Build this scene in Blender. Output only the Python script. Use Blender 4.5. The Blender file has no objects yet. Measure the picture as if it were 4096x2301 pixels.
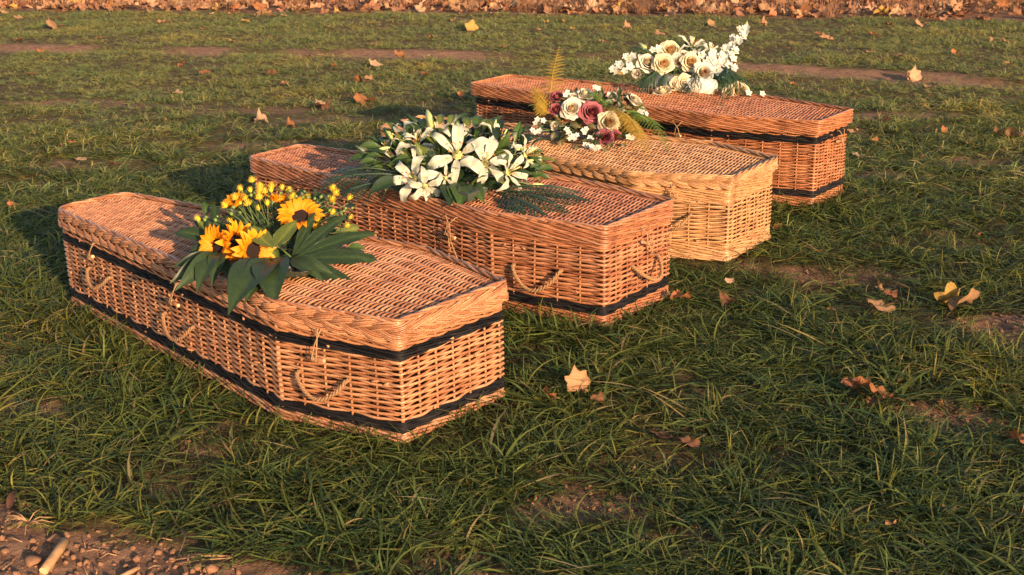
import bpy, math, random
import numpy as np
from mathutils import Vector, Matrix

rng = np.random.default_rng(7)
random.seed(7)
R = math.radians
SC = bpy.context.scene
COL = SC.collection

# ------------------------------------------------------------------ camera
F_PX, CAM_H, PITCH, ROLL = 4919.9, 1.5064, 0.3232, -0.0191
cp, sp, cr, sr = math.cos(PITCH), math.sin(PITCH), math.cos(ROLL), math.sin(ROLL)
FWD = np.array([0, cp, -sp])
RGT = cr*np.array([1, 0, 0]) + sr*np.array([0, sp, cp])
UPV = -sr*np.array([1, 0, 0]) + cr*np.array([0, sp, cp])
CAM = np.array([0, 0, CAM_H])
cd = bpy.data.cameras.new('camera')
cd.sensor_fit = 'HORIZONTAL'; cd.sensor_width = 36.0
cd.lens = F_PX/4096*36.0
cd.clip_start = 0.05; cd.clip_end = 500
cam = bpy.data.objects.new('camera', cd); COL.objects.link(cam)
M = Matrix.Identity(4)
for i in range(3):
    M[i][0] = RGT[i]; M[i][1] = UPV[i]; M[i][2] = -FWD[i]; M[i][3] = CAM[i]
cam.matrix_world = M
SC.camera = cam

# ------------------------------------------------------------------ light
SUN_AZ, SUN_EL = 300.0, 14.0
w = bpy.data.worlds.new('World'); SC.world = w; w.use_nodes = True
nt = w.node_tree
bg = nt.nodes['Background']
sky = nt.nodes.new('ShaderNodeTexSky'); sky.sky_type = 'NISHITA'; sky.sun_disc = False
sky.sun_elevation = R(SUN_EL); sky.sun_rotation = R(90-SUN_AZ)
sky.air_density = 1.0; sky.dust_density = 1.6; sky.ozone_density = 1.0
nt.links.new(sky.outputs[0], bg.inputs[0]); bg.inputs[1].default_value = 0.125
sd = bpy.data.lights.new('sun', 'SUN'); sd.energy = 5.0; sd.angle = R(0.6); sd.color = (1.0, 0.68, 0.42)
sun = bpy.data.objects.new('sun', sd); COL.objects.link(sun)
sdir = Vector((math.cos(R(SUN_AZ))*math.cos(R(SUN_EL)), math.sin(R(SUN_AZ))*math.cos(R(SUN_EL)), math.sin(R(SUN_EL))))
sun.rotation_euler = sdir.to_track_quat('Z', 'Y').to_euler()
sun.location = sdir*30
SC.view_settings.view_transform = 'Standard'; SC.view_settings.look = 'None'
SC.view_settings.gamma = 1.0; SC.view_settings.use_curve_mapping = False
SC.view_settings.exposure = 1.0
SC.cycles.max_bounces = 8; SC.cycles.diffuse_bounces = 4; SC.cycles.transparent_max_bounces = 6

# ------------------------------------------------------------------ helpers
def ray(px, py):
    d = FWD*F_PX + RGT*(px-2048) + UPV*(1150.5-py)
    return d/F_PX                      # depth 1 along the optical axis
def on_plane(px, py, z=0.0):           # a place on a level plane
    d = ray(px, py); return CAM + d*((z-CAM_H)/d[2])
def at(px, py, depth):
    return CAM + ray(px, py)*depth

def tag(o, label=None, cat=None, group=None, kind=None):
    if label: o['label'] = label
    if cat: o['category'] = cat
    if group: o['group'] = group
    if kind: o['kind'] = kind
    return o
def empty(name, loc, rz=0.0):
    o = bpy.data.objects.new(name, None); COL.objects.link(o)
    o.location = tuple(loc); o.rotation_euler = (0, 0, rz); o.empty_display_size = 0.05
    return o
def mesh(name, V, Fc, mat, smooth=True, col=None):
    V = np.asarray(V, float)
    me = bpy.data.meshes.new(name)
    if isinstance(Fc, np.ndarray):
        n, k = Fc.shape
        me.vertices.add(len(V)); me.vertices.foreach_set('co', V.ravel())
        me.loops.add(n*k); me.loops.foreach_set('vertex_index', Fc.astype(np.int32).ravel())
        me.polygons.add(n)
        me.polygons.foreach_set('loop_start', np.arange(0, n*k, k, dtype=np.int32))
        me.update(calc_edges=True)
    else:
        me.from_pydata(V.tolist(), [], Fc); me.update()
    if smooth: me.polygons.foreach_set('use_smooth', [True]*len(me.polygons))
    if col is not None:
        a = me.color_attributes.new('tint', 'FLOAT_COLOR', 'POINT')
        c = np.ones((len(V), 4)); c[:, :3] = col
        a.data.foreach_set('color', c.ravel())
    if mat is not None: me.materials.append(mat)
    return me
def obj(name, me, parent=None, mat=None, mtx=None):
    o = bpy.data.objects.new(name, me); COL.objects.link(o)
    if parent is not None: o.parent = parent
    if mtx is not None: o.matrix_local = mtx
    if mat is not None:
        o.material_slots[0].link = 'OBJECT'; o.material_slots[0].material = mat
    return o
class MB:
    """collects quads/tris (tris as degenerate-free lists) for one mesh"""
    def __init__(s): s.V = []; s.F = []; s.C = []; s.n = 0
    def add(s, V, F, c=None):
        V = np.asarray(V, float); s.V.append(V)
        for f in (F.tolist() if isinstance(F, np.ndarray) else F): s.F.append([i+s.n for i in f])
        s.C.append(np.tile(np.asarray(c if c is not None else (1, 1, 1), float), (len(V), 1)) if c is None or np.ndim(c) == 1 else np.asarray(c, float))
        s.n += len(V)
    def mesh(s, name, mat, smooth=True):
        return mesh(name, np.vstack(s.V), s.F, mat, smooth, np.vstack(s.C))
def tubeVF(P, rad, sides=6, up=(0, 0, 1), cap=True, phase=0.0):
    P = np.asarray(P, float); n = len(P)
    T = np.gradient(P, axis=0); T /= np.linalg.norm(T, axis=1)[:, None]+1e-12
    B = np.cross(T, np.asarray(up, float)); B /= np.linalg.norm(B, axis=1)[:, None]+1e-12
    N = np.cross(B, T)
    r = np.broadcast_to(np.asarray(rad, float), (n,))
    a = np.linspace(0, 2*np.pi, sides, endpoint=False)+phase
    V = P[:, None, :] + r[:, None, None]*(np.cos(a)[None, :, None]*B[:, None, :]+np.sin(a)[None, :, None]*N[:, None, :])
    V = V.reshape(-1, 3)
    i = np.arange(n-1)[:, None]*sides; j = np.arange(sides)[None, :]; k = (j+1) % sides
    Q = np.stack([i+j, i+k, i+sides+k, i+sides+j], -1).reshape(-1, 4)
    Fl = Q.tolist() if cap else Q
    if cap:
        Fl.append(list(range(sides))[::-1]); Fl.append([(n-1)*sides+t for t in range(sides)])
    return V, Fl
def tube(name, P, rad, mat, sides=6, up=(0, 0, 1), cap=False, phase=0.0):
    V, Fl = tubeVF(P, rad, sides, up, cap, phase); return mesh(name, V, Fl, mat)
def basis(loc, axis, nrm, s=1.0):
    """matrix: local y along axis, local z near nrm"""
    a = np.asarray(axis, float); a = a/(np.linalg.norm(a)+1e-9)
    n = np.asarray(nrm, float); n = n-a*np.dot(n, a)
    if np.linalg.norm(n) < 1e-4: n = np.cross(a, [.3, .5, .8])
    n /= np.linalg.norm(n); x = np.cross(a, n)
    m = Matrix.Identity(4)
    for i in range(3):
        m[i][0] = x[i]*s; m[i][1] = a[i]*s; m[i][2] = n[i]*s; m[i][3] = loc[i]
    return m
def facing(loc, nrm, s=1.0, spin=0.0):
    """matrix: local z along nrm"""
    n = np.asarray(nrm, float); n /= np.linalg.norm(n)
    a = np.cross([0.31, 0.2, 0.93] if abs(n[2]) < .9 else [1, 0, 0], n); a /= np.linalg.norm(a)
    b = np.cross(n, a); c, q = math.cos(spin), math.sin(spin)
    x = a*c+b*q; y = -a*q+b*c
    m = Matrix.Identity(4)
    for i in range(3):
        m[i][0] = x[i]*s; m[i][1] = y[i]*s; m[i][2] = n[i]*s; m[i][3] = loc[i]
    return m

_T = rng.random((256, 256))
def vnoise(x, y):
    x = np.asarray(x, float); y = np.asarray(y, float)
    xi = np.floor(x).astype(int); yi = np.floor(y).astype(int); fx = x-xi; fy = y-yi
    fx = fx*fx*(3-2*fx); fy = fy*fy*(3-2*fy)
    g = lambda a, b: _T[a % 256, b % 256]
    return (g(xi, yi)*(1-fx)+g(xi+1, yi)*fx)*(1-fy)+(g(xi, yi+1)*(1-fx)+g(xi+1, yi+1)*fx)*fy
def fbm(x, y, o=4):
    s = 0; a = .5; t = 0
    for k in range(o):
        s = s+a*vnoise(x*2**k+17.3*k, y*2**k+9.1*k); t += a; a *= .5
    return s/t
def sstep(a, b, x):
    t = np.clip((x-a)/(b-a), 0, 1); return t*t*(3-2*t)

# ------------------------------------------------------------------ materials
def newmat(name):
    m = bpy.data.materials.new(name); m.use_nodes = True
    return m, m.node_tree, m.node_tree.nodes['Principled BSDF']
def N(nt, t, **kw):
    n = nt.nodes.new(t)
    for k, v in kw.items(): setattr(n, k, v)
    return n
def ramp(nt, stops):
    r = N(nt, 'ShaderNodeValToRGB'); e = r.color_ramp.elements
    while len(e) < len(stops): e.new(0.5)
    for i, (p, c) in enumerate(stops): e[i].position = p; e[i].color = (*c, 1)
    return r
def mul(nt, a, b, mode='MULTIPLY', fac=1.0):
    m = N(nt, 'ShaderNodeMix', data_type='RGBA', blend_type=mode)
    m.inputs[0].default_value = fac
    nt.links.new(a, m.inputs[6]); nt.links.new(b, m.inputs[7]); return m.outputs[2]
def willow(name, cols, rough=.40, spec=.55, wear=.36):
    """peeled willow: a tint per rod, streaks and knots along it"""
    cols = [tuple(v*.70 for v in cols[0])]+list(cols)+[tuple(v*1.14 for v in cols[1]), tuple(v*f for v, f in zip(cols[2], (.86, .90, .98)))]
    m, nt, b = newmat(name); L = nt.links.new
    oi = N(nt, 'ShaderNodeObjectInfo')
    rp = ramp(nt, [(i/(len(cols)-1), c) for i, c in enumerate(cols)])
    L(oi.outputs['Random'], rp.inputs[0])
    tc = N(nt, 'ShaderNodeTexCoord')
    n1 = N(nt, 'ShaderNodeTexNoise'); n1.inputs['Scale'].default_value = 14; n1.inputs['Detail'].default_value = 4
    L(tc.outputs['Object'], n1.inputs['Vector'])
    r1 = ramp(nt, [(.28, (1-wear, 1-wear*1.15, 1-wear*1.3)), (.52, (1, 1, 1)), (.75, (1.12, 1.08, 1.02))])
    L(n1.outputs[0], r1.inputs[0])
    n2 = N(nt, 'ShaderNodeTexNoise'); n2.inputs['Scale'].default_value = 160; n2.inputs['Detail'].default_value = 2
    L(tc.outputs['Object'], n2.inputs['Vector'])
    r2 = ramp(nt, [(.3, (.8, .76, .72)), (.6, (1.05, 1.05, 1.05))])
    L(n2.outputs[0], r2.inputs[0])
    c = mul(nt, rp.outputs[0], r1.outputs[0]); c = mul(nt, c, r2.outputs[0])
    L(c, b.inputs['Base Color'])
    b.inputs['Roughness'].default_value = rough; b.inputs['Specular IOR Level'].default_value = spec
    bp = N(nt, 'ShaderNodeBump'); bp.inputs['Strength'].default_value = .25; bp.inputs['Distance'].default_value = .0015
    L(n2.outputs[0], bp.inputs['Height']); L(bp.outputs[0], b.inputs['Normal'])
    return m
def plant(name, base, var=.25, rough=.5, trans=.35, spec=.4, scale=30, tcol=None, attr=True):
    """leaf or petal: diffuse with light coming through it"""
    m, nt, b = newmat(name); L = nt.links.new
    tc = N(nt, 'ShaderNodeTexCoord')
    n1 = N(nt, 'ShaderNodeTexNoise'); n1.inputs['Scale'].default_value = scale; n1.inputs['Detail'].default_value = 3
    L(tc.outputs['Object'], n1.inputs['Vector'])
    r1 = ramp(nt, [(.25, (1-var,)*3), (.75, (1+var,)*3)]); L(n1.outputs[0], r1.inputs[0])
    rgb = N(nt, 'ShaderNodeRGB'); rgb.outputs[0].default_value = (*base, 1)
    c = mul(nt, rgb.outputs[0], r1.outputs[0])
    oi = N(nt, 'ShaderNodeObjectInfo')
    r2 = ramp(nt, [(0, (1-var*.6, 1-var*.5, 1-var*.8)), (1, (1+var*.6, 1+var*.5, 1+var*.3))]); L(oi.outputs['Random'], r2.inputs[0])
    c = mul(nt, c, r2.outputs[0])
    if attr:
        at_ = N(nt, 'ShaderNodeAttribute', attribute_name='tint'); c = mul(nt, c, at_.outputs['Color'])
    L(c, b.inputs['Base Color']); b.inputs['Roughness'].default_value = rough; b.inputs['Specular IOR Level'].default_value = spec
    if trans > 0:
        tr = N(nt, 'ShaderNodeBsdfTranslucent'); mx = N(nt, 'ShaderNodeMixShader'); mx.inputs[0].default_value = trans
        if tcol is not None:
            rg = N(nt, 'ShaderNodeRGB'); rg.outputs[0].default_value = (*tcol, 1)
            L(mul(nt, c, rg.outputs[0]), tr.inputs[0])
        else: L(c, tr.inputs[0])
        out = nt.nodes['Material Output']
        L(b.outputs[0], mx.inputs[1]); L(tr.outputs[0], mx.inputs[2]); L(mx.outputs[0], out.inputs[0])
    return m
def plain(name, base, rough=.6, var=.2, scale=40, bump=0.0, spec=.4):
    m, nt, b = newmat(name); L = nt.links.new
    tc = N(nt, 'ShaderNodeTexCoord')
    n1 = N(nt, 'ShaderNodeTexNoise'); n1.inputs['Scale'].default_value = scale; n1.inputs['Detail'].default_value = 4
    L(tc.outputs['Object'], n1.inputs['Vector'])
    lo = [c*(1-var) for c in base]; hi = [min(1, c*(1+var)) for c in base]
    r1 = ramp(nt, [(.3, lo), (.7, hi)]); L(n1.outputs[0], r1.inputs[0]); L(r1.outputs[0], b.inputs['Base Color'])
    b.inputs['Roughness'].default_value = rough; b.inputs['Specular IOR Level'].default_value = spec
    if bump:
        bp = N(nt, 'ShaderNodeBump'); bp.inputs['Strength'].default_value = bump; bp.inputs['Distance'].default_value = .004
        L(n1.outputs[0], bp.inputs['Height']); L(bp.outputs[0], b.inputs['Normal'])
    return m

W_BUFF = willow('buff_willow', [(0.336, 0.140, 0.061), (0.402, 0.185, 0.088), (0.443, 0.220, 0.112), (0.374, 0.162, 0.073), (0.309, 0.124, 0.053)])
W_RED = willow('reddish_willow', [(0.291, 0.108, 0.048), (0.370, 0.155, 0.074), (0.410, 0.189, 0.095), (0.330, 0.130, 0.057), (0.264, 0.095, 0.042)])
W_PALE = willow('pale_willow', [(0.404, 0.204, 0.083), (0.461, 0.248, 0.111), (0.502, 0.285, 0.143), (0.431, 0.222, 0.093), (0.363, 0.180, 0.071)])
W_ORANGE = willow('orange_willow', [(0.321, 0.117, 0.046), (0.385, 0.157, 0.066), (0.419, 0.183, 0.081), (0.350, 0.132, 0.053), (0.294, 0.100, 0.038)])
W_BLACK = willow('black_willow', [(.007, .007, .009), (.012, .012, .014), (.022, .019, .020), (.009, .009, .011)], rough=.55, spec=.12, wear=.3)
GAP_SHADE = plain('gap_shade_brown', (.075, .030, .013), .85, .3, 60)  # shade in the weave's gaps, put into a dark brown colour
ROPE = plain('natural_rope', (.25, .135, .062), .8, .35, 220, .5)
TWINE = plain('jute_twine', (.31, .18, .085), .85, .3, 200, .3)
BARK = plain('peg_bark', (.26, .105, .055), .6, .3, 60, .3)
CUT = plain('cut_wood', (.55, .36, .19), .7, .12, 60)
G_FATSIA = plant('fatsia_green', (.028, .049, .022), .22, .42, .22, .28)
G_LIGHT = plant('light_leaf_green', (.13, .165, .04), .2, .42, .45, .4)  # lighter green; also carries one large leaf's backlit brightness
G_MID = plant('mid_leaf_green', (.05, .092, .024), .3, .38, .35, .5)
G_DARK = plant('dark_leaf_green', (.018, .038, .016), .3, .4, .25, .45)
G_PALM = plant('palm_green', (.024, .050, .024), .3, .4, .2, .5)
G_DUSK = plant('bronze_leaf', (.085, .075, .03), .4, .45, .25, .4)
G_STEM = plant('stem_green', (.09, .13, .045), .25, .5, 0, .4)
BUD = plant('bud_green', (.17, .23, .06), .25, .45, .15, .4)
YEL_S = plant('sunflower_yellow', (.78, .27, .006), .12, .55, .30, .3)
YEL_C = plant('chrysanthemum_yellow', (.76, .53, .05), .15, .55, .25, .3)
DISC = plain('sunflower_disc', (.016, .006, .004), .95, .5, 120, .6)
LILY = plant('lily_white', (.60, .585, .50), .08, .55, .40, .25)
LILY_B = plant('lily_bud', (.55, .60, .24), .15, .45, .25, .4)
ANTHER = plain('anther', (.40, .17, .04), .7)
PISTIL = plain('pistil', (.62, .62, .22), .5)
ROSE_W = plant('rose_white', (0.680, 0.629, 0.527), .05, .55, .28, .3)
ROSE_M = plant('rose_mauve', (0.289, 0.081, 0.102), .18, .6, .15, .3)
ROSE_P = plant('rose_peach', (0.714, 0.493, 0.255), .08, .55, .28, .3)
ROSE_C = plant('rose_cream', (0.697, 0.586, 0.391), .06, .55, .28, .3)
SILK = plant('silk_white', (0.697, 0.680, 0.629), .04, .55, .35, .3)
FERN_G = plant('fern_gold', (.46, .30, .045), .2, .55, .35, .3)
FERN_V = plant('fern_green', (.17, .26, .045), .2, .55, .35, .3)
TRAY = plain('tray_plastic', (.05, .06, .045), .25, .2, 30)
TRAY_W = plain('white_tray', (.70, .62, .50), .4, .08, 30)
glass, _nt, _b = newmat('clear_plastic'); _b.inputs['Transmission Weight'].default_value = .9; _b.inputs['Roughness'].default_value = .25; _b.inputs['Base Color'].default_value = (.5, .5, .45, 1)

# ------------------------------------------------------------------ coffins: sizes and places
#            X        Y       yaw     L       xs     ws     wh     wf    zt     hl    over
SPEC = [(-.1707, 3.2973, 2.4235, 1.8779, .4037, .6345, .4294, .2802, .3716, .0651, .0123),
        (.4540, 4.2010, 2.4767, 1.8903, .4496, .5600, .4336, .2880, .3708, .0684, .0127),
        (.9971, 4.9393, 2.5040, 1.8972, .3700, .6700, .3962, .2869, .3575, .0550, .0149),
        (1.5247, 5.7251, 2.4786, 2.0458, .4880, .5687, .3358, .3216, .4153, .0659, .0233)]
def local_to_world(i, p):
    X, Y, yaw = SPEC[i][:3]; c, s = math.cos(yaw), math.sin(yaw)
    return np.array([X+c*p[0]-s*p[1], Y+s*p[0]+c*p[1], p[2]])
def to_local(i, x, y):
    X, Y, yaw = SPEC[i][:3]; c, s = math.cos(yaw), math.sin(yaw)
    dx, dy = x-X, y-Y
    return c*dx+s*dy, -s*dx+c*dy
def half_w(i, x):
    L, xs, ws, wh, wf = SPEC[i][3:8]
    return np.interp(x, [0, xs, L], [wh/2, ws/2, wf/2])
def in_coffin(x, y, m=0.0):
    r = np.zeros(np.shape(x), bool)
    for i in range(4):
        lx, ly = to_local(i, np.asarray(x), np.asarray(y)); L = SPEC[i][3]
        r |= (lx > -m) & (lx < L+m) & (np.abs(ly) < half_w(i, lx)+m)
    return r

# ------------------------------------------------------------------ ground
def gp(px, py): p = on_plane(px, py); return p[0], p[1]
BARE = []          # x, y, radius x, radius y, strength : worn places
for px, py, rx, ry, s in [(60, 1650, .16, .10, .9), (880, 1790, .16, .07, .6), (2370, 2010, .20, .09, .9), (2660, 2140, .13, .07, .7),
        (3850, 1650, .17, .10, .9), (4040, 1290, .22, .13, 1.0), (2900, 1060, .14, .10, .8), (3300, 1080, .26, .10, .8), (3560, 1100, .14, .1, .6), (1150, 570, .5, .12, .8),
        (1380, 475, .55, .13, .7), (2900, 1180, .16, .06, .8), (2750, 1240, .10, .08, .7), (2150, 2060, .10, .06, .7), (1700, 1960, .14, .06, .5),
        (3300, 2240, .15, .06, .8), (2780, 2150, .12, .08, .8), (3480, 1640, .20, .07, .7), (330, 645, .35, .10, .6), (250, 405, .5, .10, .9),
        (1000, 440, .5, .1, .5), (3600, 460, .6, .12, .6), (3000, 740, .3, .1, .7), (3420, 700, .3, .14, .7), (780, 1710, .14, .06, .5),
        (3750, 640, .4, .1, .6), (2350, 1900, .14, .06, .5), (1250, 2010, .16, .05, .5), (1850, 2250, .14, .05, .5)]:
    x, y = gp(px, py); BARE.append((x, y, rx, ry, s))
STRIP = np.array([gp(*q) for q in [(-900, 172), (0, 186), (640, 196), (1400, 206), (2300, 226), (2900, 258), (3700, 302), (4900, 372)]])
STRIP2 = np.array([gp(*q) for q in [(-900, 395), (0, 400), (700, 415), (1400, 470), (2100, 560), (3000, 735), (3450, 760), (4900, 1000)]])
EDGE = np.array([gp(*q) for q in [(-900, 30), (0, 40), (1400, 50), (2800, 60), (4096, 80), (4900, 92)]])
CORNER = np.array([gp(*q) for q in [(-700, 1900), (0, 1965), (160, 2060), (330, 2130), (700, 2150), (1000, 2190), (1150, 2230), (1420, 2300), (1700, 2420)]])
def edge_y(P, x): return np.interp(x, P[:, 0], P[:, 1])
def bare(x, y):
    """0 grass .. 1 bare soil"""
    b = np.zeros(np.shape(x))
    wx = x+.10*(fbm(x*5, y*5, 3)-.5); wy = y+.10*(fbm(x*5+40, y*5, 3)-.5)
    for X, Y, rx, ry, s in BARE:
        d = ((wx-X)/rx)**2+((wy-Y)/ry)**2; b = np.maximum(b, s*sstep(1.5, .55, d))
    for P, wdt, st in ((STRIP, .36, .98), (STRIP2, .10, .45)):
        d = np.abs(wy-edge_y(P, x)+.05); k = sstep(.3, .5, fbm(x*1.1+5, y*.3+3, 2)) if st > .9 else sstep(.42, .6, fbm(x*1.3+11, y*.3, 2))
        b = np.maximum(b, st*sstep(wdt*1.25, wdt*.65, d)*k)
    b = np.maximum(b, sstep(.05, -.06, wy-edge_y(CORNER, x)))
    return b
def gz(x, y):
    x = np.asarray(x, float); y = np.asarray(y, float)
    near = sstep(7.5, 4.5, y)
    z = .030*(fbm(x*1.3, y*1.3, 3)-.5)+.018*(fbm(x*9, y*9, 3)-.5)+near*.014*(fbm(x*38, y*38, 2)-.5)
    z = z-.03*sstep(.25, .08, np.abs(y-edge_y(STRIP, x)+.05))
    z = z*(~in_coffin(x, y, .03))-.012
    return z
def build_ground():
    ys = np.concatenate([np.array([-120., -60, -25, -10, -4, -1, .4]), np.linspace(1.2, 2.1, 14)[:-1], np.linspace(2.1, 4.2, 190)[:-1], np.linspace(4.2, 8, 150)[:-1], np.linspace(8, 20, 110)[:-1], np.geomspace(20, 320, 34)])
    us = np.linspace(-1, 1, 261)
    k = np.sign(us)*(np.abs(us)*.62+.38*np.abs(us)**9*3)
    X = np.outer(np.clip(ys, 1.2, 25)*.62+1.0, k)
    out = np.array([12., 22, 40, 75, 140, 260])
    X = np.concatenate([np.minimum(-out[::-1], X[:, :1]-out[::-1]), X, np.maximum(out, X[:, -1:]+out)], 1); Y = np.repeat(ys[:, None], X.shape[1], 1)
    Z = gz(X, Y)
    V = np.stack([X, Y, Z], -1).reshape(-1, 3)
    n, m = X.shape
    i = np.arange(n-1)[:, None]*m; j = np.arange(m-1)[None, :]
    Q = np.stack([i+j, i+j+1, i+m+j+1, i+m+j], -1).reshape(-1, 4)
    b = bare(X.ravel(), Y.ravel())
    far = sstep(-.25, .1, Y.ravel()-edge_y(EDGE, X.ravel()))
    col = np.stack([b, far, np.zeros_like(b)], -1)
    m_, nt, bs = newmat('field_soil'); L = nt.links.new
    geo = N(nt, 'ShaderNodeNewGeometry')
    a = N(nt, 'ShaderNodeAttribute', attribute_name='tint'); sx = N(nt, 'ShaderNodeSeparateColor'); L(a.outputs['Color'], sx.inputs[0])
    n1 = N(nt, 'ShaderNodeTexNoise'); n1.inputs['Scale'].default_value = 22; n1.inputs['Detail'].default_value = 8; n1.inputs['Roughness'].default_value = .7
    L(geo.outputs['Position'], n1.inputs['Vector'])
    r1 = ramp(nt, [(.3, (.12, .062, .038)), (.5, (.26, .14, .083)), (.72, (.38, .215, .13))]); L(n1.outputs[0], r1.inputs[0])
    r2 = ramp(nt, [(.3, (.050, .036, .016)), (.5, (.10, .070, .030)), (.7, (.16, .098, .045))]); L(n1.outputs[0], r2.inputs[0])
    r3 = ramp(nt, [(.3, (.10, .045, .026)), (.5, (.20, .095, .055)), (.7, (.30, .15, .09))]); L(n1.outputs[0], r3.inputs[0])
    mx = N(nt, 'ShaderNodeMix', data_type='RGBA'); L(sx.outputs[0], mx.inputs[0]); L(r2.outputs[0], mx.inputs[6]); L(r1.outputs[0], mx.inputs[7])
    mf = N(nt, 'ShaderNodeMix', data_type='RGBA'); L(sx.outputs[1], mf.inputs[0]); L(mx.outputs[2], mf.inputs[6]); L(r3.outputs[0], mf.inputs[7])
    L(mf.outputs[2], bs.inputs['Base Color']); bs.inputs['Roughness'].default_value = .95; bs.inputs['Specular IOR Level'].default_value = .15
    bp = N(nt, 'ShaderNodeBump'); bp.inputs['Strength'].default_value = 1; bp.inputs['Distance'].default_value = .015
    n2 = N(nt, 'ShaderNodeTexNoise'); n2.inputs['Scale'].default_value = 90; n2.inputs['Detail'].default_value = 6; n2.inputs['Roughness'].default_value = .7
    L(geo.outputs['Position'], n2.inputs['Vector'])
    L(n2.outputs[0], bp.inputs['Height']); L(bp.outputs[0], bs.inputs['Normal'])
    o = obj('ground', mesh('ground', V, Q, m_, True, col)); tag(o, kind='structure')
build_ground()

# ------------------------------------------------------------------ grass: tufts of blades scattered by geometry nodes
def grass_mat(name):
    m, nt, b = newmat(name); L = nt.links.new
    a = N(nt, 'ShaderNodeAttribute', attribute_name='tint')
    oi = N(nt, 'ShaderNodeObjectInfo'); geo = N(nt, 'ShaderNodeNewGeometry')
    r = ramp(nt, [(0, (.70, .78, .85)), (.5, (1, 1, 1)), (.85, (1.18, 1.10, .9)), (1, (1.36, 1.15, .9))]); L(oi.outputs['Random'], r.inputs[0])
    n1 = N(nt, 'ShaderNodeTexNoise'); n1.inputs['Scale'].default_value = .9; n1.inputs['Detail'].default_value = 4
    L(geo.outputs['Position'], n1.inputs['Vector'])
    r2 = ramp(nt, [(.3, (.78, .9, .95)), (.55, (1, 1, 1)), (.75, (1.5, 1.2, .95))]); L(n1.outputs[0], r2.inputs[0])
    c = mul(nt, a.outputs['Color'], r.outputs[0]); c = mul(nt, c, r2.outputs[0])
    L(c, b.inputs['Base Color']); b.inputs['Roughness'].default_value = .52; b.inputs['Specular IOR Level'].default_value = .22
    tr = N(nt, 'ShaderNodeBsdfTranslucent'); mx = N(nt, 'ShaderNodeMixShader'); mx.inputs[0].default_value = .3
    L(c, tr.inputs[0]); L(b.outputs[0], mx.inputs[1]); L(tr.outputs[0], mx.inputs[2])
    L(mx.outputs[0], nt.nodes['Material Output'].inputs[0])
    return m
GRASS = grass_mat('grass_blades')
def blade(mb, base, az, elev, length, width, bend, col, seg=6, lift=.004, twist=0.0):
    t = np.linspace(0, 1, seg+1)
    th = elev-bend*t**1.3
    st = length/seg
    h = np.concatenate([[0], np.cumsum(np.cos(th[:-1])*st)]); z = np.concatenate([[0], np.cumsum(np.sin(th[:-1])*st)])
    z = np.maximum(z, lift+.004*t)
    d = np.array([math.cos(az), math.sin(az), 0]); s = np.array([-math.sin(az), math.cos(az), 0])
    curve = twist*h*h
    P = base+h[:, None]*d+curve[:, None]*s; P[:, 2] += z
    wd = width*np.clip(1.05-t**2.4, .04, 1)*np.clip(.55+1.5*t, 0, 1)
    sd = s[None, :]*np.cos(.9*np.sin(az*3+t*1.5))[:, None]+np.array([0, 0, 1])*np.sin(.5*np.sin(az*3+t*2))[:, None]
    A = P-sd*wd[:, None]/2; B = P+sd*wd[:, None]/2
    V = np.empty((2*(seg+1), 3)); V[0::2] = A; V[1::2] = B
    Fq = [[2*i, 2*i+1, 2*i+3, 2*i+2] for i in range(seg)]
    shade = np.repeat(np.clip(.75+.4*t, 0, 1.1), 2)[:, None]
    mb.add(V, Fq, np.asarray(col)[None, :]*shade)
GCOL = [(0.077, 0.104, 0.025), (0.095, 0.124, 0.028), (0.061, 0.090, 0.025), (0.121, 0.138, 0.031), (0.050, 0.078, 0.024), (0.153, 0.140, 0.039), (0.085, 0.113, 0.034)]
FCOL = [(0.228, 0.256, 0.076), (0.249, 0.268, 0.078), (0.201, 0.239, 0.069), (0.275, 0.268, 0.088), (0.181, 0.221, 0.065), (0.316, 0.268, 0.097)]  # brighter far greens: drier grass, plus sunlit blade faces put into the colour
def dry_col():
    return random.choice([(.20, .14, .065), (.15, .095, .045), (.24, .18, .085)])
def make_tuft(kind, nb, cols=None, dry=.035):
    mb = MB(); cols = cols or GCOL
    for k in range(nb):
        az = random.gauss(0, .9) if kind != 'up' else random.uniform(0, 6.28)
        if random.random() < .28: az += math.pi
        base = np.array([random.gauss(0, .018), random.gauss(0, .018), 0])
        g = random.choice(cols); v = random.uniform(.75, 1.25); col = tuple(c*v for c in g)
        if random.random() < dry: col = dry_col(); g = col
        if kind == 'flat': blade(mb, base, az, R(random.uniform(10, 38)), random.uniform(.08, .18), random.uniform(.0044, .0084), R(random.uniform(20, 60)), col, 6, random.uniform(.003, .022), random.uniform(-4, 4))
        elif kind == 'mid': blade(mb, base, az, R(random.uniform(40, 72)), random.uniform(.06, .13), random.uniform(.004, .0075), R(random.uniform(60, 130)), col, 6, random.uniform(.003, .02), random.uniform(-4, 4))
        elif kind == 'up': blade(mb, base, az, R(random.uniform(62, 86)), random.uniform(.06, .115), random.uniform(.0036, .006), R(random.uniform(5, 70)), col, 6, .003, random.uniform(-2, 2))
        else: blade(mb, base, random.uniform(0, 6.28), R(random.uniform(3, 35)), random.uniform(.03, .08), random.uniform(.0012, .0028), R(random.uniform(10, 40)), dry_col() if random.random() < .6 else col, 4, .002, 0)
    return mb
tufts = bpy.data.collections.new('grass_tufts')
kinds = [('flat', 10)]*6+[('mid', 8)]*4+[('up', 6)]*3+[('thatch', 10)]*3
for i, (k, nb) in enumerate(kinds):
    o = bpy.data.objects.new('tuft_%02d' % i, make_tuft(k, nb).mesh('tuft', GRASS)); tufts.objects.link(o)
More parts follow.
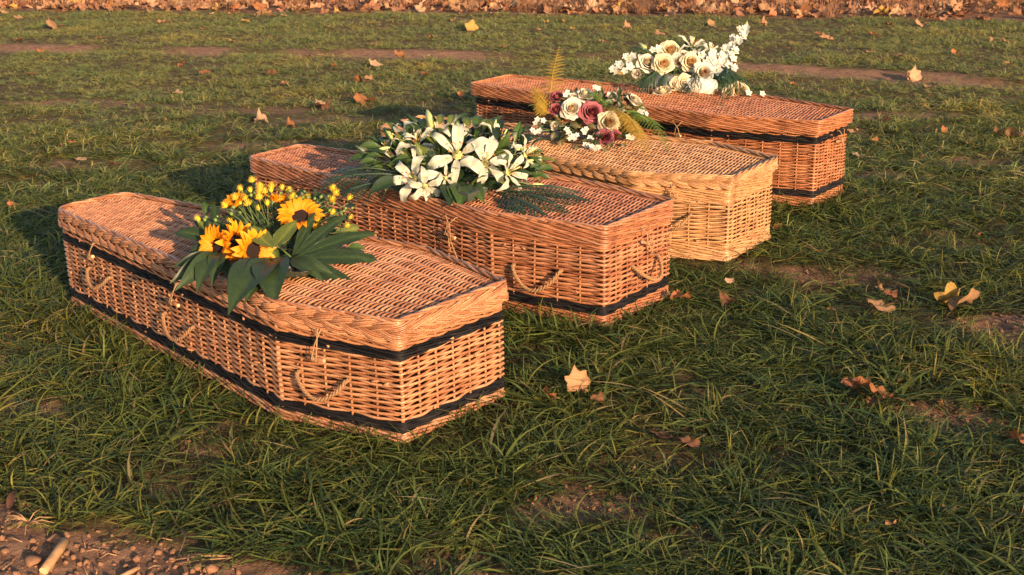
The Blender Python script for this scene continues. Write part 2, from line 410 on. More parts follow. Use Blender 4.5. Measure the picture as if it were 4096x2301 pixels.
for i, (k, nb) in enumerate([('flat', 10)]*3+[('mid', 9)]*5+[('thatch', 12)]*2):      # thinner, drier sward farther off; its paler colour also stands in for sunlight
    o = bpy.data.objects.new('tuft_%02d' % (16+i), make_tuft(k, nb, FCOL, .09).mesh('tuft', GRASS)); tufts.objects.link(o)

def scatter(name, P, ROT, SCL, IDX, coll, kind='stuff'):
    me = bpy.data.meshes.new(name); me.vertices.add(len(P)); me.vertices.foreach_set('co', np.asarray(P, float).ravel())
    a = me.attributes.new('rot', 'FLOAT_VECTOR', 'POINT'); a.data.foreach_set('vector', np.asarray(ROT, float).ravel())
    a = me.attributes.new('scl', 'FLOAT', 'POINT'); a.data.foreach_set('value', np.asarray(SCL, float).ravel())
    a = me.attributes.new('idx', 'INT', 'POINT'); a.data.foreach_set('value', np.asarray(IDX, np.int32).ravel())
    o = obj(name, me); tag(o, kind=kind)
    ng = bpy.data.node_groups.new(name+'_scatter', 'GeometryNodeTree')
    ng.interface.new_socket('Geometry', in_out='INPUT', socket_type='NodeSocketGeometry')
    ng.interface.new_socket('Geometry', in_out='OUTPUT', socket_type='NodeSocketGeometry')
    gi = ng.nodes.new('NodeGroupInput'); go = ng.nodes.new('NodeGroupOutput')
    ci = ng.nodes.new('GeometryNodeCollectionInfo'); ci.inputs[0].default_value = coll
    ci.inputs['Separate Children'].default_value = True; ci.inputs['Reset Children'].default_value = True
    ip = ng.nodes.new('GeometryNodeInstanceOnPoints'); ip.inputs['Pick Instance'].default_value = True
    def nat(nm, ty):
        n = ng.nodes.new('GeometryNodeInputNamedAttribute'); n.data_type = ty; n.inputs[0].default_value = nm; return n.outputs[0]
    L = ng.links.new
    L(gi.outputs[0], ip.inputs['Points']); L(ci.outputs[0], ip.inputs['Instance'])
    L(nat('idx', 'INT'), ip.inputs['Instance Index']); L(nat('scl', 'FLOAT'), ip.inputs['Scale'])
    e = ng.nodes.new('FunctionNodeEulerToRotation'); L(nat('rot', 'FLOAT_VECTOR'), e.inputs[0]); L(e.outputs[0], ip.inputs['Rotation'])
    L(ip.outputs[0], go.inputs[0])
    md = o.modifiers.new('scatter', 'NODES'); md.node_group = ng
    return o
def grass_points():
    Ps = []
    bands = [(1.7, 3.2, 1500), (3.2, 4.6, 1300), (4.6, 7, 1000), (7, 10, 950), (10, 16.6, 800)]
    for y0, y1, den in bands:
        w1 = .47*y1+2.2; n = int(2*w1*(y1-y0)*den)
        x = rng.uniform(-w1, w1, n); y = rng.uniform(y0, y1, n)
        k = np.abs(x) < .47*y+2.0; x, y = x[k], y[k]
        b = bare(x, y)
        cl = fbm(x*2.3+3, y*2.9, 4); cl2 = fbm(x*7+30, y*9+3, 3)
        dn = np.clip(sstep(.33, .50, cl)*.65+.35, 0, 1)*np.clip(sstep(.28, .48, cl2)*.75+.25, 0, 1)*(1-b)
        dn *= sstep(.1, -.25, y-edge_y(EDGE, x))+.04
        dn *= np.where(y > 8, .55+.45*sstep(.35, .55, fbm(x*.8, y*3.0+8, 3)), 1)
        k = (rng.random(len(x)) < dn) & ~in_coffin(x, y, .035)
        Ps.append(np.stack([x[k], y[k]], -1))
    return np.vstack(Ps)
GPt = grass_points()
n = len(GPt)
gx, gy = GPt[:, 0], GPt[:, 1]
P3 = np.stack([gx, gy, gz(gx, gy)], -1)
flow = 3.2+2.6*(fbm(gx*.9+2, gy*1.1, 3)-.5)*2
rz = flow+rng.normal(0, .9, n)+np.where(rng.random(n) < .3, math.pi, 0)
kindr = rng.random(n)
upness = sstep(.5, .75, fbm(gx*3+9, gy*3+1, 3))
farr = sstep(7, 11, gy)
pu = .015+.055*upness; pt = .10+.10*farr
idx = np.where(kindr < pu, rng.integers(10, 13, n), np.where(kindr < pu+pt, rng.integers(13, 16, n), np.where(kindr < pu+pt+.15+.25*farr, rng.integers(6, 10, n), rng.integers(0, 6, n))))
pale = sstep(4.2, 11.5, gy+1.6*(fbm(gx*.7, gy*1.3+20, 3)-.5)*2)*.95
idx = np.where(rng.random(n) < pale, rng.integers(16, 26, n), idx)
scl = rng.uniform(.72, 1.12, n)*(.86+.3*upness)
scl *= 1-.38*sstep(5.5, 9.5, gy)*np.where(gy < 4.5, 1.12, 1)
ROT = np.stack([rng.normal(0, .12, n), rng.normal(0, .12, n), rz], -1)
scatter('grass', P3, ROT, scl, idx, tufts)

# ------------------------------------------------------------------ wicker coffins
def rounded_path(pts, rad, step=.008, start=None):
    """closed outline with rounded corners -> dense points, outward normals, arc length, arc length of each corner"""
    pts = [np.array(p, float) for p in pts]; n = len(pts); out = []; corner_idx = []
    for i in range(n):
        p0, p, p1 = pts[i-1], pts[i], pts[(i+1) % n]
        a = (p0-p)/np.linalg.norm(p0-p); b = (p1-p)/np.linalg.norm(p1-p)
        ang = math.acos(np.clip(a@b, -1, 1)); r = rad[i] if hasattr(rad, '__len__') else rad
        t = r/math.tan(ang/2); A = p+a*t; B = p+b*t
        c = p+(a+b)/np.linalg.norm(a+b)*(r/math.sin(ang/2))
        k = max(3, int(r*(math.pi-ang)/.004)+2)
        a0 = math.atan2(*(A-c)[::-1]); a1 = math.atan2(*(B-c)[::-1]); d = (a1-a0+math.pi) % (2*math.pi)-math.pi
        arc = [c+r*np.array([math.cos(a0+d*u), math.sin(a0+d*u)]) for u in np.linspace(0, 1, k)]
        if out:
            q = out[-1]; m = max(1, int(np.linalg.norm(arc[0]-q)/step))
            out += [q+(arc[0]-q)*u for u in np.linspace(0, 1, m+1)[1:-1]]
        corner_idx.append(len(out)+k//2); out += arc
    q = out[-1]; m = max(1, int(np.linalg.norm(out[0]-q)/step))
    out += [q+(out[0]-q)*u for u in np.linspace(0, 1, m+1)[1:]]
    P = np.array(out); s = np.concatenate([[0], np.cumsum(np.linalg.norm(np.diff(P, axis=0), axis=1))])
    return P, s, s[np.array(corner_idx)]
class Path:
    def __init__(self, pts, rad):
        self.P, self.s, self.cs = rounded_path(pts, rad); self.L = self.s[-1]
        T = np.gradient(self.P, axis=0); T /= np.linalg.norm(T, axis=1)[:, None]
        self.N = np.stack([-T[:, 1], T[:, 0]], -1)          # outline runs clockwise seen from above: this is outward
    def at(self, s, off=0.0):
        s = np.mod(s, self.L-1e-9)
        x = np.interp(s, self.s, self.P[:, 0]); y = np.interp(s, self.s, self.P[:, 1])
        nx = np.interp(s, self.s, self.N[:, 0]); ny = np.interp(s, self.s, self.N[:, 1])
        return x+nx*off, y+ny*off
def outline(i, grow):
    L, xs, ws, wh, wf = SPEC[i][3:8]; g = grow
    # starts on the far side so that the joins of the rings sit out of sight; clockwise seen from above
    return [(-g, -wh/2-g), (-g, wh/2+g), (xs, ws/2+g), (L+g, wf/2+g), (L+g, -wf/2-g), (xs, -ws/2-g)][::1]
def build_coffin(i, wil, label, bands, braid, wale_top, wale_bot, rounded):
    X, Y, yaw, L, xs, ws, wh, wf, zt, hl, ov = SPEC[i]
    rnd = random.Random(40+i)
    root = empty('wicker_coffin', (X, Y, 0), yaw); tag(root, label, 'coffin', 'wicker coffins on the grass')
    zb = zt-hl
    pa = Path(outline(i, -.006), [.012, .012, .05, .02, .02, .05])
    # the path is counted from the head right corner; normals must point out
    cx, cy = pa.at(np.array([pa.cs[1]]), .01); x0, y0 = pa.at(np.array([pa.cs[1]]))
    if (cx[0]-L*.4)**2+cy[0]**2 < (x0[0]-L*.4)**2+y0[0]**2: pa.N = -pa.N
    # stakes
    cs = list(pa.cs)+[pa.cs[0]+pa.L]
    st = []; iscor = []
    for k in range(6):
        seg = cs[k+1]-cs[k]; sp_ = .070 if k in (0, 3) else .083 if k in (1, 5) else .076
        m = max(2, round(seg/sp_))
        for j in range(m): st.append(cs[k]+seg*j/m); iscor.append(j == 0)
    st = np.array(st); ns = len(st)
    s_ext = np.concatenate([st, [st[0]+pa.L]])
    RS, RW = .0037, (.0045, .0045, .0042, .0040)[i]; PT = (.0084, .0086, .0080, .0078)[i]
    dense = 5
    u = np.linspace(0, ns, ns*dense+1)
    ss = np.interp(u, np.arange(ns+1), s_ext)
    corner_w = np.zeros_like(u)
    for k in range(ns+1):
        if iscor[k % ns] and abs(s_ext[k]-cs[2]) > .02 and abs(s_ext[k]-cs[5]) > .02: corner_w = np.maximum(corner_w, np.clip(1-np.abs(u-k)/.45, 0, 1))
    # inner shell coloured as the shade between rods; it is the body's own mesh
    def shell(grow, z0, z1, top):
        o = outline(i, grow); V = [(x, y, z0) for x, y in o]+[(x, y, z1) for x, y in o]
        Fc = [[k, (k+1) % 6, 6+(k+1) % 6, 6+k] for k in range(6)]
        Fc.append([6, 7, 8, 9, 10, 11] if top else [5, 4, 3, 2, 1, 0])
        return V, Fc
    body = obj('body', mesh('body', *shell(-.026, .006, zb, False), GAP_SHADE, False), root)
    # stakes
    for k in range(ns):
        x, y = pa.at(st[k:k+1]); r = RS*(1.75 if iscor[k] and k != 0 else 1.0)*rnd.uniform(.92, 1.1)
        j = rnd.gauss(0, .0022)
        P = [(x[0], y[0], .004), (x[0]+j, y[0]+j, zb*.5), (x[0], y[0], zb+.004)]
        obj('stake', tube('stake', P, r, wil, 6, (1, .2, 0)), body)
    def ring(z, off, r, m, name, sides=6, par=None, dz=0):
        x, y = pa.at(ss, off); P = np.stack([x, y, np.broadcast_to(z, x.shape)+dz], -1)
        return obj(name, tube(name, P, r, m, sides), par if par is not None else body)
    def rand_rows(z0, z1, pitch):
        nr = max(1, int(round((z1-z0)/pitch)))
        for q in range(nr):
            z = z0+(q+.5)*(z1-z0)/nr
            sg = 1 if q % 2 else -1
            off = sg*np.cos(np.pi*u)*(RS+RW*.68)
            off = off*(1+corner_w*.55)
            wob = .0012*np.sin(u*rnd.uniform(.2, .5)+rnd.random()*6)+.0009*np.sin(u*rnd.uniform(1.1, 1.9)+rnd.random()*6)
            # rods taper and are joined now and then: thickness drifts along the ring
            th = RW*rnd.uniform(.92, 1.06)*(1+.13*np.sin(u*rnd.uniform(.25, .45)+rnd.random()*6))
            ring(z, off, th, wil, 'weaver', 6, dz=wob)
    def wale_rows(z0, z1, r, m, name, nrow=None, par=None, extra=0.0):
        nr = nrow or max(1, int(round((z1-z0)/(r*3.3))))
        for q in range(nr):
            z = z0+(q+.5)*(z1-z0)/nr; ph = rnd.random()*3
            hz = (z1-z0)/nr*.5
            for j in range(3):
                th = 2*np.pi*(u+j+ph)/3
                off = np.cos(th)*(RS+r*.75)+extra+.001
                off = np.where(corner_w > 0, np.maximum(off, corner_w*(RS*1.4+r*.5+extra)), off)
                dz = np.sin(th)*hz*.72+.0008*np.sin(u*rnd.uniform(.6, 1.4)+rnd.random()*6)
                ring(z, off, r*rnd.uniform(.9, 1.08), m, name, 6, par, dz)
    # bottom roll, bands, weave
    wale_rows(.001, .016, .0045, wil, 'foot_rod', 1, extra=.006)
    zlow = .016; seq = []
    lo_band = bands.get('low'); hi_band = bands.get('high')
    if lo_band:
        wale_rows(zlow, lo_band[0], .0042, wil, 'wale_rod', max(1, round((lo_band[0]-zlow)/.0135)))
        wale_rows(lo_band[0], lo_band[1], .0037, W_BLACK, 'black_band_rod', 3, extra=.0018); zlow = lo_band[1]
    elif wale_bot:
        wale_rows(zlow, wale_bot, .0044, wil, 'wale_rod'); zlow = wale_bot
    if hi_band:
        rand_rows(zlow, hi_band[0], PT)
        wale_rows(hi_band[0], hi_band[1], .0037, W_BLACK, 'black_band_rod', 3, extra=.0018)
        wale_rows(hi_band[1], zb+.004, .0042, wil, 'wale_rod', max(1, round((zb-hi_band[1])/.0135)))
    else:
        rand_rows(zlow, wale_top, PT)
        wale_rows(wale_top, zb+.004, .0042, wil, 'wale_rod')
    for k in range(34):                                 # cut ends of rods that stand out of the weave here and there
        s0 = rnd.uniform(pa.cs[0], pa.cs[3]); z0 = rnd.uniform(.03, zb-.01); sg = rnd.choice((-1, 1))
        q = np.array([s0, s0+sg*.010, s0+sg*rnd.uniform(.016, .024)]); x, y = pa.at(q, np.array([-.003, .006, rnd.uniform(.010, .013)]))
        obj('rod_end', tube('rod_end', np.stack([x, y, z0+np.array([0, .002, .004])*rnd.choice((-1, 1))], -1), .0038*rnd.uniform(.8, 1.1), wil, 6, cap=True), body)
    # ---------------- lid
    lid = obj('lid', mesh('lid', *shell(-.012, zb+.004, zt-.024, True), GAP_SHADE, False), root)  # lid's own mesh: same dark shell for the gap shade
    rr = [.02, .02, .06, .03, .03, .06] if not rounded else [.02, .022, .08, .07, .07, .08]
    pl = Path(outline(i, ov-.004), rr); pl.N = pl.N if np.sign((pl.at(np.array([pl.cs[1]]), .01)[1]-pl.at(np.array([pl.cs[1]]))[1])[0]) > 0 else -pl.N
    nst = 9
    zs = zt-.014                                  # level of the lid's weave
    crown = lambda x, y: .006*np.cos(np.clip(x/L, 0, 1)*np.pi-1.57)*0
    hwl = lambda x: np.interp(x, [0, xs, L], [wh/2, ws/2, wf/2])+ov-.010
    fr = np.linspace(-1, 1, nst+2)[1:-1]
    xl = np.linspace(-ov+.004, L+ov-.004, 60)
    for f in fr:
        P = np.stack([xl, hwl(xl)*f+.003*np.sin(xl*5+f*9), np.full_like(xl, zs)], -1)
        obj('lid_stake', tube('lid_stake', P, .0036, wil, 6), lid)
    pitch = .0087; nw = int((L+2*ov-.02)/pitch)
    sm = np.linspace(-1, 1, (nst+1)*4+1); uu = (sm+1)/2*(nst+1)
    for q in range(nw):
        x = -ov+.010+(q+.5)*(L+2*ov-.02)/nw
        shrink = 1.0
        if rounded:
            e = x-(L+ov-.06)
            if e > 0: shrink = 1-.35*(e/.07)**2.2
        else:
            e = x-(L+ov-.03)
            if e > 0: shrink = 1-.08*(e/.03)**2
        hw = hwl(x)*shrink
        sg = 1 if q % 2 else -1
        r = .0039*rnd.uniform(.86, 1.1)
        z = zs+sg*np.cos(np.pi*uu)*.0062
        z[:3] = zs-.001+.004*0; z[-3:] = zs-.001
        lean = rnd.gauss(0, .0014)
        xx = x+lean*sm+.0012*np.sin(uu*rnd.uniform(.5, 1.2)+rnd.random()*6)
        P = np.stack([xx, sm*hw, z], -1)
        obj('lid_weaver', tube('lid_weaver', P, r, wil, 6), lid)
    # rim on top: rods laid round the edge one over another
    def pring(name, off, z, r, m, nn, sides=6):
        s = np.linspace(0, pl.L, nn); x, y = pl.at(s, off(s) if callable(off) else off)
        P = np.stack([x, y, z(s) if callable(z) else np.full_like(x, z)], -1)
        return obj(name, tube(name, P, r, m, sides), lid)
    nrim = 3
    for j in range(nrim):
        ph = 2*np.pi*j/nrim; per = .21
        pring('rim_rod', lambda s: -.002+.0052*np.cos(2*np.pi*s/per+ph), lambda s: zt-.005+.0048*np.sin(2*np.pi*s/per+ph), .0044, wil, 700)
    # short butts showing where the border rods end
    for k in range(int(pl.L/.10)):
        s0 = k*.10+rnd.uniform(-.02, .02); s = np.linspace(s0, s0+.075, 5)
        x, y = pl.at(s, np.linspace(-.004, .0045, 5)); z = zt-.0035-np.linspace(-.004, .006, 5)
        obj('rim_butt', tube('rim_butt', np.stack([x, y, z], -1), .0039*rnd.uniform(.9, 1.1), wil, 6, cap=True), lid)
    # lid side
    us = np.linspace(0, 1, 4); V, Fc = shell(ov-.013, zb+.002, zt-.010, False)
    obj('lid_gap_shade', mesh('lid_gap_shade', V, Fc[:6], GAP_SHADE, False), lid)  # dark sheet that colours the lid edge's gaps as shade
    if braid:
        zc = zb+.030; per = .315; A = .0180; ns_ = 5        # five bundles of four rods plaited flat round the edge
        per = pl.L/round(pl.L/per); nn = int(pl.L/per*30); s = np.linspace(0, pl.L, nn)
        for j in range(ns_):
            th = 2*np.pi*s/per+2*np.pi*j/ns_
            zz = zc+A*np.sin(th)*(1-.06*np.cos(2*th)); dd = -.0076*np.sin(2*th+.35)
            for q in range(4):
                o = (q-1.5)*.0058
                x, y = pl.at(s, .0036+dd-.0005*abs(q-1.5)+.0006*np.sin(s*9+q*2))
                P = np.stack([x, y, zz+o+.0005*np.sin(s*23+q*4+j)], -1)
                obj('braid_rod', tube('braid_rod', P, .0029*rnd.uniform(.9, 1.08), wil, 6), lid)
        for q in range(2):
            pring('rim_rod', -.001, zb+.0035+q*.0055, .0038, wil, 500)
        pring('rim_rod', .001, zt-.012, .0040, wil, 500)
    else:
        h0, h1 = zb+.001, zt-.009; nr = max(3, round((h1-h0)/.0135))
        for q in range(nr):
            z0 = h0+(q+.5)*(h1-h0)/nr; ph = rnd.random()*3; per = .235
            for j in range(3):
                s = np.linspace(0, pl.L, 480); th = 2*np.pi*s/per+2*np.pi*(j+ph)/3
                x, y = pl.at(s, .0045*np.cos(th)-.001); z = z0+(h1-h0)/nr*.5*.78*np.sin(th)+.0007*np.sin(s*11+q)
                obj('lid_rod', tube('lid_rod', np.stack([x, y, z], -1), .0040*rnd.uniform(.92, 1.08), wil, 6), lid)
    return root, pa
COFFINS = [
 build_coffin(0, W_BUFF, 'nearest buff wicker coffin with two black bands and plaited lid edge under sunflowers', dict(low=(.030, .060), high=(.247, .276)), True, None, None, True),
 build_coffin(1, W_RED, 'reddish wicker coffin with one low black band under the white lilies', dict(low=(.044, .076)), False, .285, None, False),
 build_coffin(2, W_PALE, 'pale honey wicker coffin without black bands, plaited lid edge, under mauve and white roses', dict(), True, .238, .066, False),
 build_coffin(3, W_ORANGE, 'farthest orange wicker coffin with two black bands and a deep overhanging lid', dict(low=(.048, .080), high=(.303, .333)), False, None, None, False)]

def face_frame(i, side, t, z, out=.0):
    """a place on a wall: side 'left_head','left_foot','head'; t 0..1 along it"""
    L, xs, ws, wh, wf = SPEC[i][3:8]
    a, b = {'left_head': ((0, wh/2), (xs, ws/2)), 'left_foot': ((xs, ws/2), (L, wf/2)), 'head': ((0, wh/2), (0, -wh/2))}[side]
    a = np.array(a); b = np.array(b); d = (b-a)/np.linalg.norm(b-a)
    n = np.array([-d[1], d[0]]) if side != 'head' else np.array([-1., 0.])
    p = a+(b-a)*t+n*out
    return np.array([p[0], p[1], z]), np.array([d[0], d[1], 0]), np.array([n[0], n[1], 0])
def wall_param(i, side, px, py, out=.01):
    """where the sight line through a picture point meets a wall"""
    p, d, n = face_frame(i, side, 0, 0, out); p2 = face_frame(i, side, 1, 0, out)[0]
    P0 = local_to_world(i, p); D = local_to_world(i, p+d)-P0; Nn = local_to_world(i, p+n)-P0
    r = ray(px, py); k = ((P0-CAM)@Nn)/(r@Nn); Q = CAM+r*k
    return ((Q-P0)@D)/np.linalg.norm(p2-p), Q[2]
def rope(name, P, rad, mat, parent, strands=3, turns=None, up=(0.3, .2, 1)):
    P = np.array(P, float); s = np.concatenate([[0], np.cumsum(np.linalg.norm(np.diff(P, axis=0), axis=1))])
    m = int(s[-1]/(rad*.45))+8; q = np.linspace(0, s[-1], m)
    C = np.stack([np.interp(q, s, P[:, k]) for k in range(3)], -1)
    for _ in range(6): C[1:-1] = (C[:-2]+2*C[1:-1]+C[2:])/4
    T = np.gradient(C, axis=0); T /= np.linalg.norm(T, axis=1)[:, None]
    B = np.cross(T, up); B /= np.linalg.norm(B, axis=1)[:, None]; Nn = np.cross(B, T)
    mb = MB(); lay = rad*6.2
    for j in range(strands):
        a = 2*np.pi*(q/lay+j/strands)
        Q = C+(np.cos(a)[:, None]*B+np.sin(a)[:, None]*Nn)*rad*.52
        mb.add(*tubeVF(Q, rad*.56, 5, up, True))
    return obj(name, mb.mesh(name, mat), parent)
def handle(i, side, pa_, pb_, drop, out=.024, rad=.0066):
    """rope handle hung from two holes in the wall, given by the picture points of its ends"""
    ta, za = wall_param(i, side, *pa_); tb, zb_ = wall_param(i, side, *pb_)
    A, d, n = face_frame(i, side, ta, za, -.006); Bp = face_frame(i, side, tb, zb_, -.006)[0]
    P = [A, A+n*.018+[0, 0, .001]]
    for t in np.linspace(0.0, 1, 13):
        e = math.sin(math.pi*t)**.75
        P.append(A+(Bp-A)*t+n*(.020+out*e)+np.array([0, 0, -drop*e]))
    P += [Bp+n*.018, Bp]
    return rope('rope_handle', P, rad, ROPE, COFFINS[i][0])
def toggle(i, side, top, peg0, peg1, spread=.012, out=.016, tails=()):
    """peg held by a loop of twine that comes out of the lid"""
    ta, za = wall_param(i, side, *top, .03); t0, z0 = wall_param(i, side, *peg0, .02); t1, z1 = wall_param(i, side, *peg1, .02)
    A, d, n = face_frame(i, side, ta, za, SPEC[i][10]+.004)
    p0 = face_frame(i, side, t0, z0, .022)[0]; p1 = face_frame(i, side, t1, z1, .022)[0]
    V, Fc = tubeVF([p0, (p0*2+p1)/3, (p0+2*p1)/3, p1], [.0062, .0068, .0066, .0060], 10, (0.1, .1, 1), True)
    me = mesh('toggle_peg', V, Fc, BARK); me.materials.append(CUT)
    for p in me.polygons:
        if p.vertices[0] < 0 or len(p.vertices) > 4: p.material_index = 1; p.use_smooth = False
    tg = obj('toggle_peg', me, COFFINS[i][0])
    c = (p0+p1)/2; ax = (p1-p0)/np.linalg.norm(p1-p0)
    mb = MB()
    for sgn in (-1, 1):
        P = [A+d*spread*.35*sgn*(1 if spread < .02 else 2.6)-n*.012, A+d*spread*.35*sgn*(1 if spread < .02 else 2.6)+n*.006, A*.5+(c+ax*spread*sgn*.5)*.5+n*.010, c+ax*spread*sgn*.5+n*.008, c+ax*spread*sgn*.5+np.array([0, 0, -.009]), c+ax*spread*sgn*.3-n*.010]
        mb.add(*tubeVF(P, .0019, 5, d, True))
    for dx, dz in tails:
        P = [c, c+d*dx*.5+n*.008+[0, 0, dz*.4], c+d*dx*.8+n*.004+[0, 0, dz*.8], c+d*dx+n*.006+[0, 0, dz]]
        mb.add(*tubeVF(P, .0021, 5, d, True))
    for k in np.linspace(-.006, .006, 4):        # the turns of twine round the peg
        a = np.linspace(0, 2*np.pi, 10); z_ = np.array([0, 0, 1.]); y_ = np.cross(ax, z_); y_ /= np.linalg.norm(y_); z2 = np.cross(y_, ax)
        P = c+ax*k+.0078*(np.cos(a)[:, None]*y_+np.sin(a)[:, None]*z2)
        mb.add(*tubeVF(P, .0017, 4, ax, False))
    obj('twine_loop', mb.mesh('twine_loop', TWINE), tg)
    return tg
# nearest coffin
handle(0, 'left_foot', (352, 1075), (436, 1112), .050)
handle(0, 'left_foot', (655, 1255), (770, 1310), .058)
handle(0, 'left_head', (1188, 1490), (1385, 1525), .060, .026)
toggle(0, 'left_foot', (365, 975), (352, 1032), (374, 1026))
toggle(0, 'left_foot', (697, 1138), (664, 1196), (716, 1222))
toggle(0, 'left_head', (1269, 1322), (1226, 1426), (1298, 1443), .016)
# reddish coffin
handle(1, 'left_foot', (1500, 930), (1650, 985), .055)
handle(1, 'left_head', (2050, 1062), (2240, 1085), .075, .028, .0074)
handle(1, 'head', (2535, 1072), (2630, 1022), .055, .05, .0074)
toggle(1, 'left_foot', (1796, 868), (1772, 928), (1822, 952), .03, tails=[(-.05, -.09), (-.012, -.06)])
toggle(1, 'head', (2592, 905), (2568, 968), (2606, 978), .03, tails=[(.04, -.06), (.02, -.04)])
# pale coffin
handle(2, 'left_head', (2660, 905), (2760, 860), .02, .05)
toggle(2, 'left_head', (2688, 740), (2668, 782), (2710, 780), .018)
# farthest coffin
toggle(3, 'left_foot', (2710, 485), (2702, 538), (2724, 544), .03)
toggle(3, 'head', (3366, 520), (3348, 566), (3380, 560), .03, tails=[(.03, -.06)])

# ------------------------------------------------------------------ flower parts
def strip_mesh(name, mat, prof, length=1.0, n=8, m=2, curve=None, fold=0.0, wave=0.0, wavek=3, vein=None, tip=None):
    """a leaf or petal along local y: prof(t) half width, curve(t)->(y,z)"""
    t = np.linspace(0, 1, n+1); u = np.linspace(-1, 1, 2*m+1)
    cy, cz = curve(t) if curve else (t*length, t*0)
    hw = np.array([prof(x) for x in t])
    T, U = np.meshgrid(t, u, indexing='ij')
    ty = np.gradient(cy); tz = np.gradient(cz); ln = np.hypot(ty, tz)+1e-9; ny, nz = -tz/ln, ty/ln
    rise = fold*np.abs(U)*hw[:, None]+wave*hw[:, None]*np.abs(U)**1.5*np.sin(T*wavek*2*np.pi+np.sign(U)*1.1)
    X = U*hw[:, None]; Yv = cy[:, None]+rise*ny[:, None]; Z = cz[:, None]+rise*nz[:, None]
    V = np.stack([X, Yv, Z], -1).reshape(-1, 3)
    k = 2*m+1; i = np.arange(n)[:, None]*k; j = np.arange(2*m)[None, :]
    Q = np.stack([i+j, i+j+1, i+k+j+1, i+k+j], -1).reshape(-1, 4)
    col = np.ones((len(V), 3))
    if tip is not None: col = col*(1+(np.asarray(tip)-1)[None, :]*(T.reshape(-1, 1)**1.5))
    if vein is not None:
        c = col.reshape(n+1, k, 3); c[:, m] *= np.asarray(vein); col = c.reshape(-1, 3)
    return V, Q, col
def leafprof(w, p=.9, q=1.0): return lambda t: w*max(.02, (math.sin(math.pi*min(1, t**p)))**q)
def fatsia(nl, spread, mat, seed, wide=.17, droop=.18):
    """hand-shaped leaf: pointed lobes joined in one blade, stalk at the origin, size 1"""
    rn = random.Random(seed); per = 10; nr = 6
    g = spread/max(1, nl-1) if nl > 1 else .42
    neck = .34 if nl > 3 else .26
    V = [(0, 0, 0)]; C = [(1.5, 1.5, 1.2)]; na = nl*per+1
    lens = [(1-.34*abs((k/(nl-1)*2-1) if nl > 1 else 0)**1.5)*rn.uniform(.93, 1.05) for k in range(nl)]
    for a in range(na):
        k = min(nl-1, a//per); ph = (a-k*per)/per*2-1
        th = -spread-g+(spread*2+2*g)*a/(na-1)
        l0 = lens[k]
        if abs(ph) > .99:                                            # the sinus is shared by two lobes
            kk = k-1 if ph < 0 else k+1
            l0 = (lens[k]+lens[max(0, min(nl-1, kk))])/2
        e = abs(ph)
        rad = l0*(neck+(1-neck)*max(0, 1-e**1.1)**1.0)*(1+.03*math.sin(a*2.7+seed))
        pull = .30*(1-(1-e)**2)*(-1 if ph > 0 else 1)                # sides of a lobe run nearly parallel
        for r_ in range(1, nr+1):
            q = r_/nr; d = rad*q
            t2 = th+pull*g*q*.9*(0 if e > .99 else 1)*-1*.55
            z = .13*d*math.sin(d*2.4)-droop*d*d*(1.0+.25*math.sin(k*2.1+seed))+.10*g*d*e+.012*math.sin(a*1.9+r_*2)*q
            V.append((d*math.sin(t2), d*math.cos(t2), z))
            C.append((1.75, 1.65, 1.35) if e < .05 and q < .95 else (1, 1, 1))
    Q = []
    for a in range(na-1):
        Q.append([0, 1+a*nr, 1+(a+1)*nr])
        for r_ in range(nr-1): Q.append([1+a*nr+r_, 1+a*nr+r_+1, 1+(a+1)*nr+r_+1, 1+(a+1)*nr+r_])
    return mesh('fatsia_leaf', V, Q, mat, True, np.array(C))
def mk(name, V, Q, C, mat): return mesh(name, V, Q, mat, True, C)
ME = {}
def lance(kind):
    """small simple leaves, shared"""
    if kind not in ME:
        w_, ml = {'broad': (.24, G_MID), 'ruscus': (.19, G_MID), 'narrow': (.10, G_DARK), 'light': (.20, G_LIGHT), 'dark': (.22, G_DARK), 'bronze': (.27, G_DUSK), 'lobe': (.155, G_FATSIA), 'lobe_wide': (.20, G_FATSIA)}[kind]
        ME[kind] = mk('leaf', *strip_mesh('', None, leafprof(w_, .8, 1.1), 1, 9, 2, lambda t: (t, .12*np.sin(t*2.8)-.16*t*t), .35, .06, 1.5, vein=(1.5, 1.4, 1.2)), ml)
    return ME[kind]
def leaf(par, kind, base, tip, nrm, jitter=0):
    base = np.array(base); tip = np.array(tip); d = tip-base; s = np.linalg.norm(d)
    return obj('leaf', lance(kind), par, None, basis(base, d, nrm, s))

# --- rose: shared petals, coloured per flower
def rose_petal(l):
    r0, r1, zb, zt_, wdg, curl = [(.06, .25, -.32, .50, 95, .00), (.12, .44, -.34, .47, 80, .05), (.16, .66, -.38, .36, 68, .12), (.20, .88, -.42, .18, 60, .20), (.22, 1.0, -.46, -.06, 52, .24)][l]
    V = []; nu, nv = 9, 8
    for b in range(nv):
        h = b/(nv-1)
        for a in range(nu):
            u_ = a/(nu-1)*2-1; hh = h*(1-.30*u_*u_-.05*math.cos(u_*7+l)); r = r0+(r1-r0)*math.sin(hh*math.pi/2)**.8
            e = max(0, hh-.68)/.32; r += curl*e*e*.9; z = zb+(zt_-zb)*hh-curl*1.0*e*e
            wv = math.radians(wdg)*(.55+.45*math.sin(min(1, hh*1.3)*math.pi/2)); th = u_*wv
            r *= 1-.07*u_ - .02*math.sin(u_*9+l*2)*hh
            V.append((r*math.sin(th), r*math.cos(th), z))
    Q = [[b*nu+a, b*nu+a+1, (b+1)*nu+a+1, (b+1)*nu+a] for b in range(nv-1) for a in range(nu-1)]
    V = np.array(V); hcol = np.repeat(np.linspace(0, 1, nv), nu)[:, None]
    return V, Q, 1.0-(1-hcol)*np.array([[.12, .2, .35]])
ROSE_ME = None
